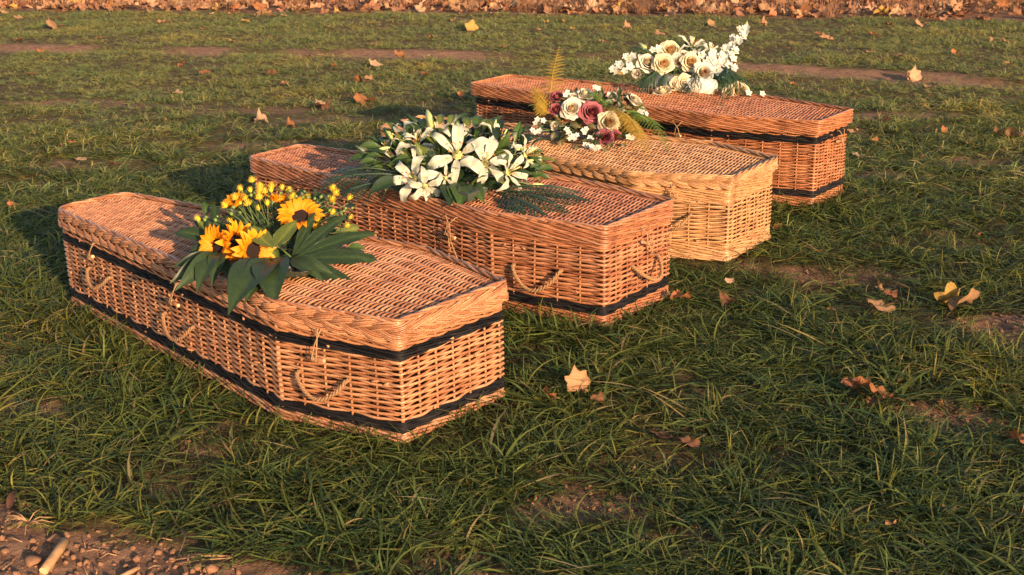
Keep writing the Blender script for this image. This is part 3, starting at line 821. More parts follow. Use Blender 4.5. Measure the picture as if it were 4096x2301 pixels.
def rose(par, loc, nrm, s, mat, core=None, layers=5, name='rose', seed=0, cup=0.0):
    """name part = bud; petals are its sub-parts"""
    global ROSE_ME
    rn = random.Random(seed)
    if ROSE_ME is None:
        dummy = mat
        t = np.linspace(0, 1, 90); a = t*5.5*2*np.pi; r = .03+.21*t
        top = .46-.10*(1-t)**2; V = []
        for i in range(90): V += [(r[i]*math.cos(a[i]), r[i]*math.sin(a[i]), -.3), (r[i]*1.05*math.cos(a[i]), r[i]*1.05*math.sin(a[i]), top[i]*.75), (r[i]*.94*math.cos(a[i]), r[i]*.94*math.sin(a[i]), top[i])]
        Q = []
        for i in range(89):
            b = i*3; Q += [[b, b+3, b+4, b+1], [b+1, b+4, b+5, b+2]]
        ROSE_ME = [mesh('rose_bud', V, Q, mat, True, np.ones((len(V), 3))*np.array([[1, .88, .72]]))]+[mk('petal', *rose_petal(l), mat) for l in range(5)]
    o = obj(name, ROSE_ME[0], par, core or mat, facing(loc, nrm, s, rn.random()*6))
    ph = rn.random()*6
    for l, npet in list(enumerate((3, 4, 5, 5, 5)))[:layers]:
        for k in range(npet):
            th = ph+l*.7+2*math.pi*k/npet+rn.uniform(-.12, .12)
            tilt = rn.uniform(-.08, .10)-cup*l*.12
            mt = Matrix.Rotation(th, 4, 'Z') @ Matrix.Rotation(-tilt, 4, 'X') @ Matrix.Scale(rn.uniform(.92, 1.06), 4)
            obj('petal', ROSE_ME[1+l], o, (core if (core and l < 1) else mat), mt)
    return o
# --- lily
LILY_ME = {}
def lily_petal(v):
    rn = random.Random(v); back = [.8, 1.1, .35, 1.5][v]
    cv = lambda t: (.12+.86*np.sin(np.clip(t*1.35, 0, 1.57))*(1-.10*back*t*t), .34*np.sin(t*2.0)-back*.62*np.clip(t-.42, 0, 1)**1.6*2)
    return strip_mesh('', None, leafprof(.165 if v % 2 else .115, .75, .75), 1, 14, 3, cv, .22, .22, 2.5, vein=(.93, 1.0, .62), tip=(1.0, 1.0, 1.0))
def lily(par, loc, nrm, s, spin=0, back=(0, 1), seed=0, name='lily', n=6):
    rn = random.Random(seed)
    if not LILY_ME:
        for v in range(4): LILY_ME[v] = mk('petal', *lily_petal(v), LILY)
        mb = MB()
        a = np.linspace(0, 2*np.pi, 10); mb.add(*tubeVF([(0, 0, -.25), (0, 0, 0), (0, 0, .05)], [.06, .10, .14], 8, (0, 1, 0), True))
        mb.add(*tubeVF([(0, 0, 0), (.01, .04, .3), (.02, .08, .56)], [.016, .016, .024], 6, (0, 1, 0), True))
        LILY_ME['core'] = mb.mesh('lily', PISTIL)
        mb = MB()
        mb.add(*tubeVF([(0, .03, 0), (0, .12, .25), (0, .22, .46)], [.010, .008, .006], 5, (1, 0, 0), True))
        mb.add(*tubeVF([(-.05, .22, .455), (0, .225, .475), (.05, .22, .455)], [.012, .017, .012], 5, (0, 0, 1), True))
        LILY_ME['stamen'] = mb.mesh('stamen', ANTHER)
    o = obj(name, LILY_ME['core'], par, None, facing(loc, nrm, s, spin))
    for k in range(n):
        v = (back[0] if k % 2 else back[1])
        mt = Matrix.Rotation(2*math.pi*k/n+rn.uniform(-.1, .1), 4, 'Z') @ Matrix.Rotation(rn.uniform(-.12, .2), 4, 'X') @ Matrix.Translation((0, 0, .012*(k % 2))) @ Matrix.Scale(rn.uniform(.9, 1.08), 4)
        obj('petal', LILY_ME[v], o, None, mt)
    for k in range(6): obj('stamen', LILY_ME['stamen'], o, None, Matrix.Rotation(2*math.pi*(k+.5)/6+.2, 4, 'Z'))
    return o
def spindle(name, prof, mat, n=10, sides=8, ribs=0.0):
    t = np.linspace(0, 1, n); P = np.stack([t*0, t, .05*np.sin(t*3)], -1); r = np.array([max(.002, prof(x)) for x in t])
    V, Q = tubeVF(P, r, sides, (0, 0, 1), True)
    return mesh(name, V, Q, mat, True, np.ones((len(V), 3)))
LBUD = spindle('lily_bud', lambda t: .125*math.sin(math.pi*min(1, .06+.9*t))**.8*(1.05-.25*t), LILY_B, 12, 6)
def lily_bud(par, base, tip, nrm=(0, -.5, 1)):
    base = np.array(base); d = np.array(tip)-base; s = np.linalg.norm(d)
    return obj('lily_bud', LBUD, par, None, basis(base, d, nrm, s))
def frond(name, mat, base, tip, nrm, width, par, pairs=22, sag=.12, curlk=.1, slender=.055, seed=0, sub=False, one_side=0, stem_r=.004):
    """feather frond: rachis with leaflets; sub=True gives each leaflet its own fine teeth (fern)"""
    rn = random.Random(seed); base = np.array(base, float); tip = np.array(tip, float); d = tip-base; Ln = np.linalg.norm(d)
    mb = MB(); t = np.linspace(0, 1, 14)
    cy = t; cz = sag*np.sin(t*np.pi*.9)-sag*.6*t*t
    mb.add(*tubeVF(np.stack([curlk*t*t, cy, cz], -1), np.linspace(stem_r, stem_r*.3, 14)/Ln*1.0, 4, (1, 0, 0), False), c=(1.1, 1.1, .9))
    for k in range(pairs):
        f = .06+.93*(k+.5)/pairs
        env = (math.sin(math.pi*min(1, f*.86+.13))**.75 if sub else math.sin(math.pi*min(1, f*.8+.16))**.55)
        for sd in (-1, 1):
            if one_side and sd != one_side: continue
            L_ = width/Ln*env*rn.uniform(.86, 1.1)
            y0 = np.interp(f, t, cy); z0 = np.interp(f, t, cz); x0 = curlk*f*f
            ang = R((62 if sub else 38)-22*f)+rn.uniform(-.08, .08)
            dx, dy = math.sin(ang)*sd, math.cos(ang)
            dz = rn.uniform(-.16, .04)-.12
            A = np.array([x0, y0, z0]); D = np.array([dx, dy, dz]); S = np.array([dy*sd, -dx*sd, 0])
            if not sub:
                q = np.linspace(0, 1, 6)
                Pm = A+D[None, :]*(q*L_)[:, None]; Pm[:, 2] -= L_*.28*q**2
                wv = slender*L_*np.sin(np.pi*np.clip(q*.86+.12, 0, 1))**.7+.0004/Ln
                V = np.empty((12, 3)); V[0::2] = Pm-S*wv[:, None]; V[1::2] = Pm+S*wv[:, None]
                mb.add(V, [[2*i, 2*i+1, 2*i+3, 2*i+2] for i in range(5)], (1, 1, 1))
            else:
                nt_ = max(4, int(9*env)+2); V = []; Fq = []
                for m_ in range(nt_):
                    g = (m_+.5)/nt_; c0 = A+D*L_*g; c0[2] -= L_*.25*g*g; wl = L_*.15*(1-g*.75)
                    for s2 in (-1, 1):
                        n0 = len(V); fw = D*L_*.38/nt_
                        V += [c0-fw, c0+fw*.9, c0+S*s2*wl+fw*1.3, c0+S*s2*wl+fw*.2]
                        Fq.append([n0, n0+1, n0+2, n0+3])
                mb.add(np.array(V), Fq, (1, 1, 1) if rn.random() < .7 else (1.1, 1.0, .8))
    return obj(name, mb.mesh(name, mat, False), par, None, basis(base, d, nrm, Ln))
def stem(par, P, r=.0022, mat=None, name='stem'):
    V, Q = tubeVF(P, r, 5, (.3, .9, .2), True)
    return obj(name, mesh(name, V, Q, mat or G_STEM, True, np.ones((len(V), 3))), par)
def blossom_mesh(name, mat, npet=5, wide=.42, cup=.25, layers=1, centre=None):
    mb = MB()
    for l in range(layers):
        for k in range(npet):
            V, Q, C = strip_mesh('', None, leafprof(wide*(1-.25*l), .6, .7), 1, 5, 2, lambda t: (t*(1-.28*l), (cup+.35*l)*t*t*.9+.05*l-.1*t**4), .12, .1, 1.0, vein=(.95, .97, .85))
            a = 2*math.pi*(k+.5*l)/npet; c, s_ = math.cos(a), math.sin(a)
            mb.add(np.stack([V[:, 0]*c+V[:, 1]*s_, -V[:, 0]*s_+V[:, 1]*c, V[:, 2]], -1), Q, C)
    if centre is not None:
        V, Q = tubeVF([(0, 0, 0), (0, 0, .10), (0, 0, .17)], [.20, .20, .06], 8, (0, 1, 0), True); mb.add(V, Q, centre)
    return mb.mesh(name, mat)
BL_SILK = blossom_mesh('blossom', SILK, 5, .40, .30, 1, (.9, .85, .45))
BL_STOCK = blossom_mesh('blossom', SILK, 5, .44, .45, 2, (.9, .85, .5))
CHRYS = blossom_mesh('chrysanthemum', YEL_C, 11, .15, .75, 3, (.95, .80, .5))
CHRYS_H = blossom_mesh('chrysanthemum', YEL_C, 8, .20, 1.7, 2, (.5, .6, .3))
BUDM = spindle('flower_bud', lambda t: .48*math.sin(math.pi*min(1, .08+.86*t))**.65, BUD, 7, 7)

TOWARD = np.array([-FWD[0], -FWD[1], -FWD[2]])
def dome(i, pxs, D, zmin=None, lift=.012):
    """returns place(px, py, k): a point over the lid of coffin i on a mound D deep; k moves it to (+) or from (-) the viewer"""
    (cx_, cy_), (ytop, ybot) = pxs
    zt = SPEC[i][8]
    c = on_plane(cx_, cy_, zt); d0 = float((c-CAM)@FWD)
    def place(px, py, k=0.0):
        f = (py-ytop)/(ybot-ytop)
        dep = d0+D*(.5-f)-k
        dl = float((on_plane(px, py, zt-.004+lift)-CAM)@FWD)
        return at(px, py, min(dep, dl))
    return place, c, d0

# ------------------------------------------------------------------ arrangement 1: sunflowers
def arrangement1():
    rn = random.Random(11)
    P, c, d0 = dome(0, ((1085, 1040), (760, 1110)), .26)
    root = empty('flower_arrangement', c); tag(root, 'sunflower and yellow chrysanthemum arrangement with big dark lobed leaves on the nearest coffin', 'flower arrangement', 'flower arrangements on the coffins')
    root_inv = Matrix.Translation(-Vector(c))
    hold = root
    W = lambda p: np.asarray(p)-c
    p = lambda x, y, k=0.: W(P(x, y, k))
    # tray with water showing under the leaves
    a = np.linspace(0, 2*np.pi, 28, endpoint=False)
    V = []
    for r_, z_ in ((.105, .002), (.125, .022), (.128, .024), (.10, .010)): V += [(r_*1.25*math.cos(t), r_*.62*math.sin(t), z_) for t in a]
    V.append((0, 0, .010))
    Q = [[k*28+j, k*28+(j+1) % 28, (k+1)*28+(j+1) % 28, (k+1)*28+j] for k in range(3) for j in range(28)]+[[84+j, 84+(j+1) % 28, 112] for j in range(28)]
    m = Matrix.Translation(Vector(p(1120, 1062))+Vector((0, 0, -.008))) @ Matrix.Rotation(SPEC[0][2], 4, 'Z')
    obj('tray', mesh('tray', V, Q, TRAY), root, None, m)
    # crumpled film at the front of the tray
    V = [(rn.uniform(-.045, .045), rn.uniform(-.01, .01), rn.uniform(0, .016)) for _ in range(40)]
    obj('clear_film', mesh('clear_film', V, [[k, k+1, k+2] for k in range(0, 37)], glass, False), root, None, Matrix.Translation(Vector(p(1185, 1078))) @ Matrix.Rotation(.4, 4, 'Z'))
    # sunflowers
    pet = [mk('petal', *strip_mesh('', None, leafprof(w_, .62, .75), 1, 8, 2, (lambda b: lambda t: (.36+.64*t, .16*np.sin(t*2.4)+b*t*t))(b_), .25, .10, 1.2, vein=(1.0, .86, .8), tip=(1.05, 1.22, 1.2)), YEL_S) for w_, b_ in ((.15, .05), (.165, -.10), (.14, .16))]
    dv = []; nr = 9; ns = 20
    for b in range(nr):
        r_ = .47*(b/(nr-1)) + .004
        for t in range(ns):
            aa = 2*np.pi*t/ns; bump = .018*math.sin(t*5.1+b*2.3); dv.append((r_*math.cos(aa), r_*math.sin(aa), .085*(1-(r_/.46)**2)+bump-.04*math.exp(-(r_/.12)**2)))
    dq = [[b*ns+t, b*ns+(t+1) % ns, (b+1)*ns+(t+1) % ns, (b+1)*ns+t] for b in range(nr-1) for t in range(ns)]
    discm = mesh('sunflower', dv, dq, DISC)
    def sunflower(x, y, k, nrm, s, seed, up=.0):
        r2 = random.Random(seed); o = obj('sunflower', discm, root, None, facing(p(x, y, k), nrm, s, r2.random()))
        for l, n_ in ((0, 17), (1, 16)):
            for q in range(n_):
                mt = Matrix.Rotation(2*math.pi*(q+.5*l)/n_+r2.uniform(-.08, .08), 4, 'Z') @ Matrix.Rotation(r2.uniform(-.10, .12)+.10*l+up, 4, 'X') @ Matrix.Scale(r2.uniform(.88, 1.08)*(1-.06*l), 4)
                obj('petal', pet[r2.randrange(3)], o, None, mt)
    sunflower(1010, 1002, .06, (.72, -.66, .12), .074, 1)
    sunflower(940, 975, .03, (.78, -.55, .22), .074, 2)
    sunflower(878, 985, .03, (-.45, -.80, .30), .072, 3, .2)
    sunflower(1203, 868, .03, (.05, -.62, .78), .074, 4)
    sunflower(1108, 820, -.05, (.1, .1, 1), .05, 5, .5)
    sunflower(948, 828, -.03, (-.3, -.2, .9), .054, 6, .4)
    # chrysanthemums and buds on fine stems
    core = p(1085, 960, -.02)
    fl = [(1010, 730), (1042, 753), (1043, 772), (1087, 754), (1128, 760), (1154, 770), (966, 766), (1004, 770), (1039, 799), (1336, 781), (1321, 807), (1391, 799), (1324, 763), (1070, 823), (995, 823), (964, 818), (1119, 807),
          (1166, 801), (1108, 858), (1036, 843), (1322, 858), (1395, 875), (1210, 898), (1178, 792), (1223, 801), (1264, 887), (925, 848), (801, 881), (932, 893), (907, 830), (1203, 933), (1379, 909), (1251, 915), (1205, 932), (1323, 856), (1085, 770), (980, 800), (1150, 840), (1060, 775), (945, 800)]
    for n_, (x, y) in enumerate(fl):
        q = p(x, y, rn.uniform(-.06, .02)); nr_ = q-core; nr_ = nr_/np.linalg.norm(nr_)+np.array([0, -.25, .55])
        small = n_ in (6, 7, 11, 15, 20, 26, 27, 31, 33) or rn.random() < .2
        obj('chrysanthemum', CHRYS_H if small else CHRYS, root, None, facing(q, nr_, (.012 if small else .0185)*rn.uniform(.9, 1.15), rn.random()*6))
        mid = q*.45+core*.55+np.array([rn.uniform(-.01, .01), 0, -.012])
        stem(root, [core+np.array([rn.uniform(-.03, .03), 0, -.02]), mid, q-np.array([0, 0, .012]), q], .0013)
    for n_ in range(60):
        x = rn.uniform(905, 1410); top = np.interp(x, [780, 960, 1100, 1300, 1420], [890, 765, 752, 780, 830]); y = top+abs(rn.gauss(0, 55))
        if n_ > 46: x, y = rn.uniform(790, 900), rn.uniform(862, 905)
        if 1140 < x < 1270 and y > 830: y = rn.uniform(770, 810)
        q = p(x, y, rn.uniform(-.07, .02)); d = q-core; d = d/np.linalg.norm(d)+np.array([0, 0, .7])
        obj('flower_bud', BUDM, root, None, basis(q, d, (0, -1, 0), .0115*rn.uniform(.75, 1.2)))
        stem(root, [core*.5+q*.5+np.array([rn.uniform(-.02, .02), 0, -.015]), q*.8+core*.2, q], .0010)
    # foliage of the sprays
    for n_ in range(340):
        x = rn.gauss(1100, 140); y = rn.gauss(895, 66)
        if not (820 < x < 1400 and 790 < y < 1040): continue
        q = p(x, y, rn.uniform(-.10, -.03)); d = np.array([rn.gauss(0, 1), rn.gauss(-.2, .6), rn.gauss(.3, .6)]); d /= np.linalg.norm(d)
        leaf(root, rn.choice(['dark', 'dark', 'dark', 'broad', 'ruscus']), q, q+d*rn.uniform(.03, .06), (rn.gauss(0, .5), -.6, .8))
    # ovate leaves under the sunflowers
    for x0, y0, x1, y1 in [(900, 1035, 905, 1100), (940, 1040, 928, 1098), (985, 1050, 960, 1105), (1050, 1035, 1035, 1080), (880, 1040, 845, 1100), (1020, 1060, 1025, 1110), (1075, 1030, 1060, 1085), (865, 1020, 830, 1075)]:
        leaf(root, rn.choice(['dark', 'broad']), p(x0, y0, .03), p(x1, y1, .05), (0, -.8, .6))
    # large lobed leaves
    def big(nl, spread, mat, base, tip, nrm, seed, wide=.17, droop=.18):
        b, t = p(*base), p(*tip); d = t-b
        obj('fatsia_leaf', fatsia(nl, R(spread), mat, seed, wide, droop), root, None, basis(b, d, nrm, np.linalg.norm(d)))
        stem(root, [core+np.array([0, 0, -.03]), (core+b)/2, b], .003)
    for b, tips, kd in [((872, 1025, .02), [(690, 1062), (686, 1122), (714, 1146), (784, 1146), (850, 1128)], 'lobe'), ((1092, 1052, .05), [(912, 1214), (985, 1180), (1092, 1198)], 'lobe_wide'), ((1165, 1045, .03), [(1232, 1092), (1290, 1113), (1330, 1090)], 'lobe')]:
        for q_, tp in enumerate(tips):
            bb, tt = p(*b), p(tp[0], tp[1], .05+.004*q_)
            leaf(root, kd, bb+np.array([0, 0, .003*q_]), tt, (rn.gauss(0, .2), -.75, .65))
    big(3, 48, G_FATSIA, (868, 955, .0), (700, 925, .0), (-.1, -.55, .85), 2, .25)
    big(7, 78, G_FATSIA, (1165, 1030, .02), (1540, 1045, .05), (.05, -.55, .85), 4, .12, .12)
    big(2, 34, G_LIGHT, (1090, 992, .11), (1094, 846, .07), (.1, -1, .1), 5, .30, .02)  # backlit leaf, its brightness put into the lighter green
    big(2, 30, G_FATSIA, (865, 905, -.04), (790, 825, -.05), (.1, -.9, .4), 6, .26, .05)
    big(2, 25, G_LIGHT, (830, 930, -.02), (725, 880, -.02), (0, -.5, .8), 7, .22)
    big(1, 10, G_LIGHT, (1330, 945, -.05), (1445, 902, -.06), (.2, -.8, .5), 8, .18)
    big(3, 45, G_FATSIA, (1300, 1040, -.02), (1455, 985, -.06), (0, -.4, .9), 12, .2)
arrangement1()

# ------------------------------------------------------------------ arrangement 2: white lilies
def arrangement2():
    rn = random.Random(22)
    P, c, d0 = dome(1, ((1800, 740), (470, 800)), .30)
    root = empty('flower_arrangement', c); tag(root, 'long spray of open white lilies with green leaves and palm fronds on the reddish coffin', 'flower arrangement', 'flower arrangements on the coffins')
    p = lambda x, y, k=0.: P(x, y, k)-c
    core = p(1800, 680, -.06)
    m = Matrix.Translation(Vector(p(1790, 770))+Vector((0, 0, -.008))) @ Matrix.Rotation(SPEC[1][2], 4, 'Z')
    bx = [(-.14, -.05, 0), (.14, -.05, 0), (.14, .05, 0), (-.14, .05, 0), (-.15, -.058, .035), (.15, -.058, .035), (.15, .058, .035), (-.15, .058, .035)]
    obj('tray', mesh('tray', bx, [[0, 1, 5, 4], [1, 2, 6, 5], [2, 3, 7, 6], [3, 0, 4, 7], [4, 5, 6, 7], [3, 2, 1, 0]], TRAY, False), root, None, m)
    L_ = [((1829, 622), .10, (.05, -.85, .5), .118, (0, 1), .2), ((1938, 655), .06, (.35, -.75, .45), .098, (1, 3), .9), ((2030, 690), .06, (.75, -.55, .30), .090, (0, 0), .4), ((1656, 716), .07, (-.25, -.80, .25), .092, (1, 3), 0.),
          ((1668, 580), .02, (-.1, -.55, .85), .082, (0, 1), .5), ((1995, 575), .0, (.55, -.2, .8), .095, (2, 0), .1), ((1612, 562), .0, (-.8, -.4, .5), .078, (1, 0), .8), ((1745, 535), -.02, (-.2, -.35, .9), .080, (0, 3), .3),
          ((1815, 505), -.06, (.1, -.1, 1), .070, (2, 0), .6), ((2100, 622), .02, (.85, -.3, .45), .078, (2, 2), .2), ((1905, 545), -.04, (.3, -.3, .9), .082, (0, 1), .9), ((1700, 745), .09, (.2, -.8, -.1), .066, (3, 1), .5),
          ((1555, 600), -.02, (-.7, -.2, .6), .060, (2, 0), .2), ((1782, 712), .10, (-.1, -.9, .2), .045, (2, 2), .2), ((2045, 580), -.05, (.6, 0, .8), .065, (2, 0), .0)]
    for n_, ((x, y), k, nr, s, bk, sp_) in enumerate(L_):
        s *= 1.22; q = p(x, y, k); lily(root, q, nr, s, sp_, bk, n_); stem(root, [core, (core+q)/2-np.array([0, 0, .01]), q-np.array(nr)*s*.2], .003)
    for b, t in [((1728, 515), (1708, 440)), ((1680, 528), (1629, 482)), ((1575, 568), (1535, 512)), ((2128, 738), (2190, 747)), ((1820, 690), (1838, 655)), ((1838, 532), (1828, 478)), ((2090, 655), (2140, 640)), ((2060, 600), (2118, 596)), ((1975, 505), (1985, 478)), ((1560, 590), (1500, 605)), ((2090, 610), (2112, 590))]:
        lily_bud(root, p(*b, .02), p(*t, .0)); stem(root, [core, p(*b, .02)], .0025)
    # leaves
    for n_ in range(420):
        aa = rn.uniform(0, 2*math.pi); rr = rn.uniform(.15, 1.0)
        x = 1810+rr*math.cos(aa)*330; y = 640+rr*math.sin(aa)*135
        q = p(x, y, rn.uniform(-.09, .01)); out = q-core; out = out/(np.linalg.norm(out)+1e-6)
        d = out+np.array([rn.gauss(0, .45), rn.gauss(-.1, .4), rn.gauss(.1, .4)]); d /= np.linalg.norm(d)
        e = q+d*rn.uniform(.055, .105)
        zmin = .012; e[2] = max(e[2], zmin)
        leaf(root, rn.choices(['ruscus', 'broad', 'dark', 'light', 'narrow'], [4, 3, 5.5, 1.3, 1.5])[0], q, e, (rn.gauss(0, .4), rn.gauss(-.5, .3), 1))
    for x0, y0, x1, y1, kd in [(1760, 500, 1765, 450, 'light'), (1880, 510, 1850, 462, 'light'), (1905, 510, 1915, 455, 'broad'), (1960, 520, 1965, 470, 'light'), (1700, 515, 1680, 470, 'dark'), (1800, 500, 1812, 452, 'light'), (1990, 560, 1975, 500, 'dark'), (1935, 520, 1950, 468, 'light'),
                           (1700, 650, 1720, 685, 'broad'), (1750, 660, 1690, 668, 'broad'), (1800, 740, 1798, 812, 'dark'), (1850, 740, 1840, 815, 'broad'), (1880, 750, 1935, 800, 'broad'), (1830, 745, 1820, 810, 'broad'), (1600, 720, 1470, 768, 'dark'), (1560, 735, 1540, 765, 'light'), (2010, 655, 2085, 628, 'broad'), (2150, 680, 2218, 672, 'ruscus'), (2150, 700, 2205, 715, 'ruscus'), (2120, 670, 2170, 662, 'ruscus'), (1500, 640, 1430, 655, 'ruscus'), (1520, 620, 1455, 630, 'ruscus')]:
        leaf(root, kd, p(x0, y0, .06), p(x1, y1, .05), (0, -.7, .7))
    # palm fronds on both ends
    for n_, (b, t, wd, sg) in enumerate([((1590, 700), (1325, 712), .16, .05), ((1580, 690), (1345, 685), .13, .1), ((1590, 720), (1400, 760), .13, .05), ((2010, 770), (2330, 800), .17, .06), ((2000, 760), (2270, 838), .15, .06), ((1990, 775), (2140, 850), .15, .05), ((2020, 755), (2300, 775), .13, .1), ((2010, 780), (2060, 840), .12, .05)]):
        frond('palm_frond', G_PALM, p(*b, .02), p(*t, .03), (0, -.35, 1), wd*rn.uniform(.8, 1.1), root, 14, sg, rn.uniform(-.08, .08), .017, n_)
    return root
arrangement2()

# ------------------------------------------------------------------ arrangement 3: mauve and white roses with golden fern
def arrangement3():
    rn = random.Random(33)
    P, c, d0 = dome(2, ((2370, 545), (350, 600)), .26)
    root = empty('flower_arrangement', c); tag(root, 'mauve and white rose arrangement with golden fern fronds on the pale honey coffin', 'flower arrangement', 'flower arrangements on the coffins')
    p = lambda x, y, k=0.: P(x, y, k)-c
    core = p(2365, 500, -.10)
    for n_, (x, y, k, nr, s, mt, cr_, ly) in enumerate([
            (2226, 388, .0, (-.3, -.5, .8), .034, ROSE_M, None, 4), (2222, 440, .04, (-.25, -.75, .45), .040, ROSE_M, None, 3), (2367, 447, .07, (.05, -.9, .45), .050, ROSE_M, None, 5), (2422, 550, .06, (.1, -.9, .35), .038, ROSE_M, None, 5), (2466, 548, .0, (.5, -.7, .2), .032, ROSE_M, None, 4),
            (2286, 434, .07, (-.05, -.85, .5), .047, ROSE_W, ROSE_C, 5), (2285, 395, -.02, (-.1, -.4, .9), .040, ROSE_W, None, 4), (2339, 377, -.04, (.1, -.4, .9), .045, ROSE_W, ROSE_C, 5), (2436, 490, .06, (.25, -.9, .4), .048, ROSE_C, ROSE_P, 5), (2450, 386, -.02, (.1, -.6, .8), .027, ROSE_W, None, 4), (2536, 402, .0, (.5, -.4, .75), .042, ROSE_W, ROSE_C, 4), (2219, 505, .05, (-.5, -.8, .3), .028, ROSE_W, None, 3)]):
        q = p(x, y, k); rose(root, q, nr, s, mt, cr_, ly, 'rose', 300+n_, .4 if ly < 5 else 0); stem(root, [core, q-np.array(nr)*s*.3], .0025)
    for n_, (x, y) in enumerate([(2143, 492), (2150, 478), (2173, 483), (2142, 529), (2158, 524), (2130, 520), (2267, 518), (2275, 530), (2290, 545), (2300, 555), (2280, 552), (2308, 540), (2332, 522), (2345, 516), (2338, 532), (2360, 552), (2368, 560), (2353, 582), (2368, 588), (2340, 580), (2385, 596), (2395, 590), (2515, 548), (2530, 552), (2572, 450), (2585, 455), (2392, 354), (2380, 350), (2270, 370), (2262, 380), (2560, 445)]):
        q = p(x, y, .05); obj('blossom', BL_SILK, root, None, facing(q, (rn.gauss(0, .4), -.8, .5), .0145*rn.uniform(.85, 1.2), rn.random()*6)); stem(root, [core*.4+q*.6, q], .0012)
    for n_ in range(260):
        aa = rn.uniform(0, 6.28); rr = rn.uniform(.1, 1)**.7
        x = 2365+rr*math.cos(aa)*205; y = 475+rr*math.sin(aa)*105
        q = p(x, y, rn.uniform(-.10, .0)); d = (q-core); d = d/(np.linalg.norm(d)+1e-6)+np.array([rn.gauss(0, .5), rn.gauss(-.2, .4), rn.gauss(0, .4)]); d /= np.linalg.norm(d)
        e = q+d*rn.uniform(.03, .06); e[2] = max(e[2], .01)
        leaf(root, rn.choices(['bronze', 'dark', 'broad', 'narrow'], [5, 3, 1, 1])[0], q, e, (rn.gauss(0, .4), rn.gauss(-.7, .3), .7))
    for x, y, k in [(2220, 530, .05), (2245, 560, .05), (2285, 495, .06), (2330, 560, .05), (2310, 580, .04), (2420, 590, .04), (2240, 500, .06), (2350, 500, .05), (2200, 480, .03), (2450, 570, .02), (2500, 570, .03), (2390, 530, .05)]:
        a_ = rn.uniform(-2.6, -.5); q = p(x, y, k)
        leaf(root, 'bronze', q, q+np.array([math.cos(a_)*.05, -.02, math.sin(a_)*.045+.01]), (rn.gauss(0, .3), -.9, .4))
    for n_ in range(26):
        q = p(rn.gauss(2490, 12), rn.gauss(392, 16), rn.uniform(-.03, .03)); leaf(root, 'dark', q, q+np.array([rn.gauss(0, .015), rn.gauss(0, .01), rn.gauss(0, .018)]), (0, -.8, .6))
    f = lambda mat, b, t, w_, pr, sd, nrm=(0, -.6, .8), sag=.08, kb=.0, kt=.0, ck=.05: frond('fern_frond', mat, p(*b, kb), p(*t, kt), nrm, w_, root, pr, sag, ck, .05, sd, True, 0, .003)
    f(FERN_G, (2195, 445), (2219, 183), .070, 19, 1, (-.2, -1, .1), .03, -.03, -.07)
    f(FERN_G, (2190, 450), (2128, 388), .045, 10, 2, (-.2, -.9, .5), .1, .0, .0)
    f(FERN_G, (2192, 420), (2122, 350), .045, 10, 3, (-.2, -.9, .4), .1)
    f(FERN_G, (2196, 455), (2140, 420), .045, 12, 4, (-.2, -.9, .4), .1, .03, .03)
    f(FERN_G, (2436, 425), (2622, 630), .075, 20, 5, (.3, -.6, .75), .08, .05, .06)
    f(FERN_G, (2470, 440), (2580, 560), .055, 18, 6, (.3, -.6, .75), .1, .05, .05)
    f(FERN_V, (2520, 450), (2700, 602), .056, 18, 7, (.2, -.5, .85), .12, .02, .02)
    f(FERN_V, (2500, 445), (2600, 480), .045, 16, 8, (.2, -.5, .85), .15, .02, .03)
    f(FERN_V, (2425, 420), (2345, 372), .036, 16, 9, (0, -.7, .7), .15, .03, -.01)
    f(FERN_V, (2400, 390), (2385, 318), .03, 14, 10, (0, -1, .2), .05, -.05, -.08)
    t = np.linspace(0, 1, 22); q0 = p(2190, 425, .02)
    stem(root, [q0+np.array([-.08*u_+.012*math.cos(u_*9)*(u_ > .6)*1, 0, .0-.004*u_+.012*math.sin(u_*9)*(u_ > .6)]) for u_ in t], .0011, name='tendril')
arrangement3()

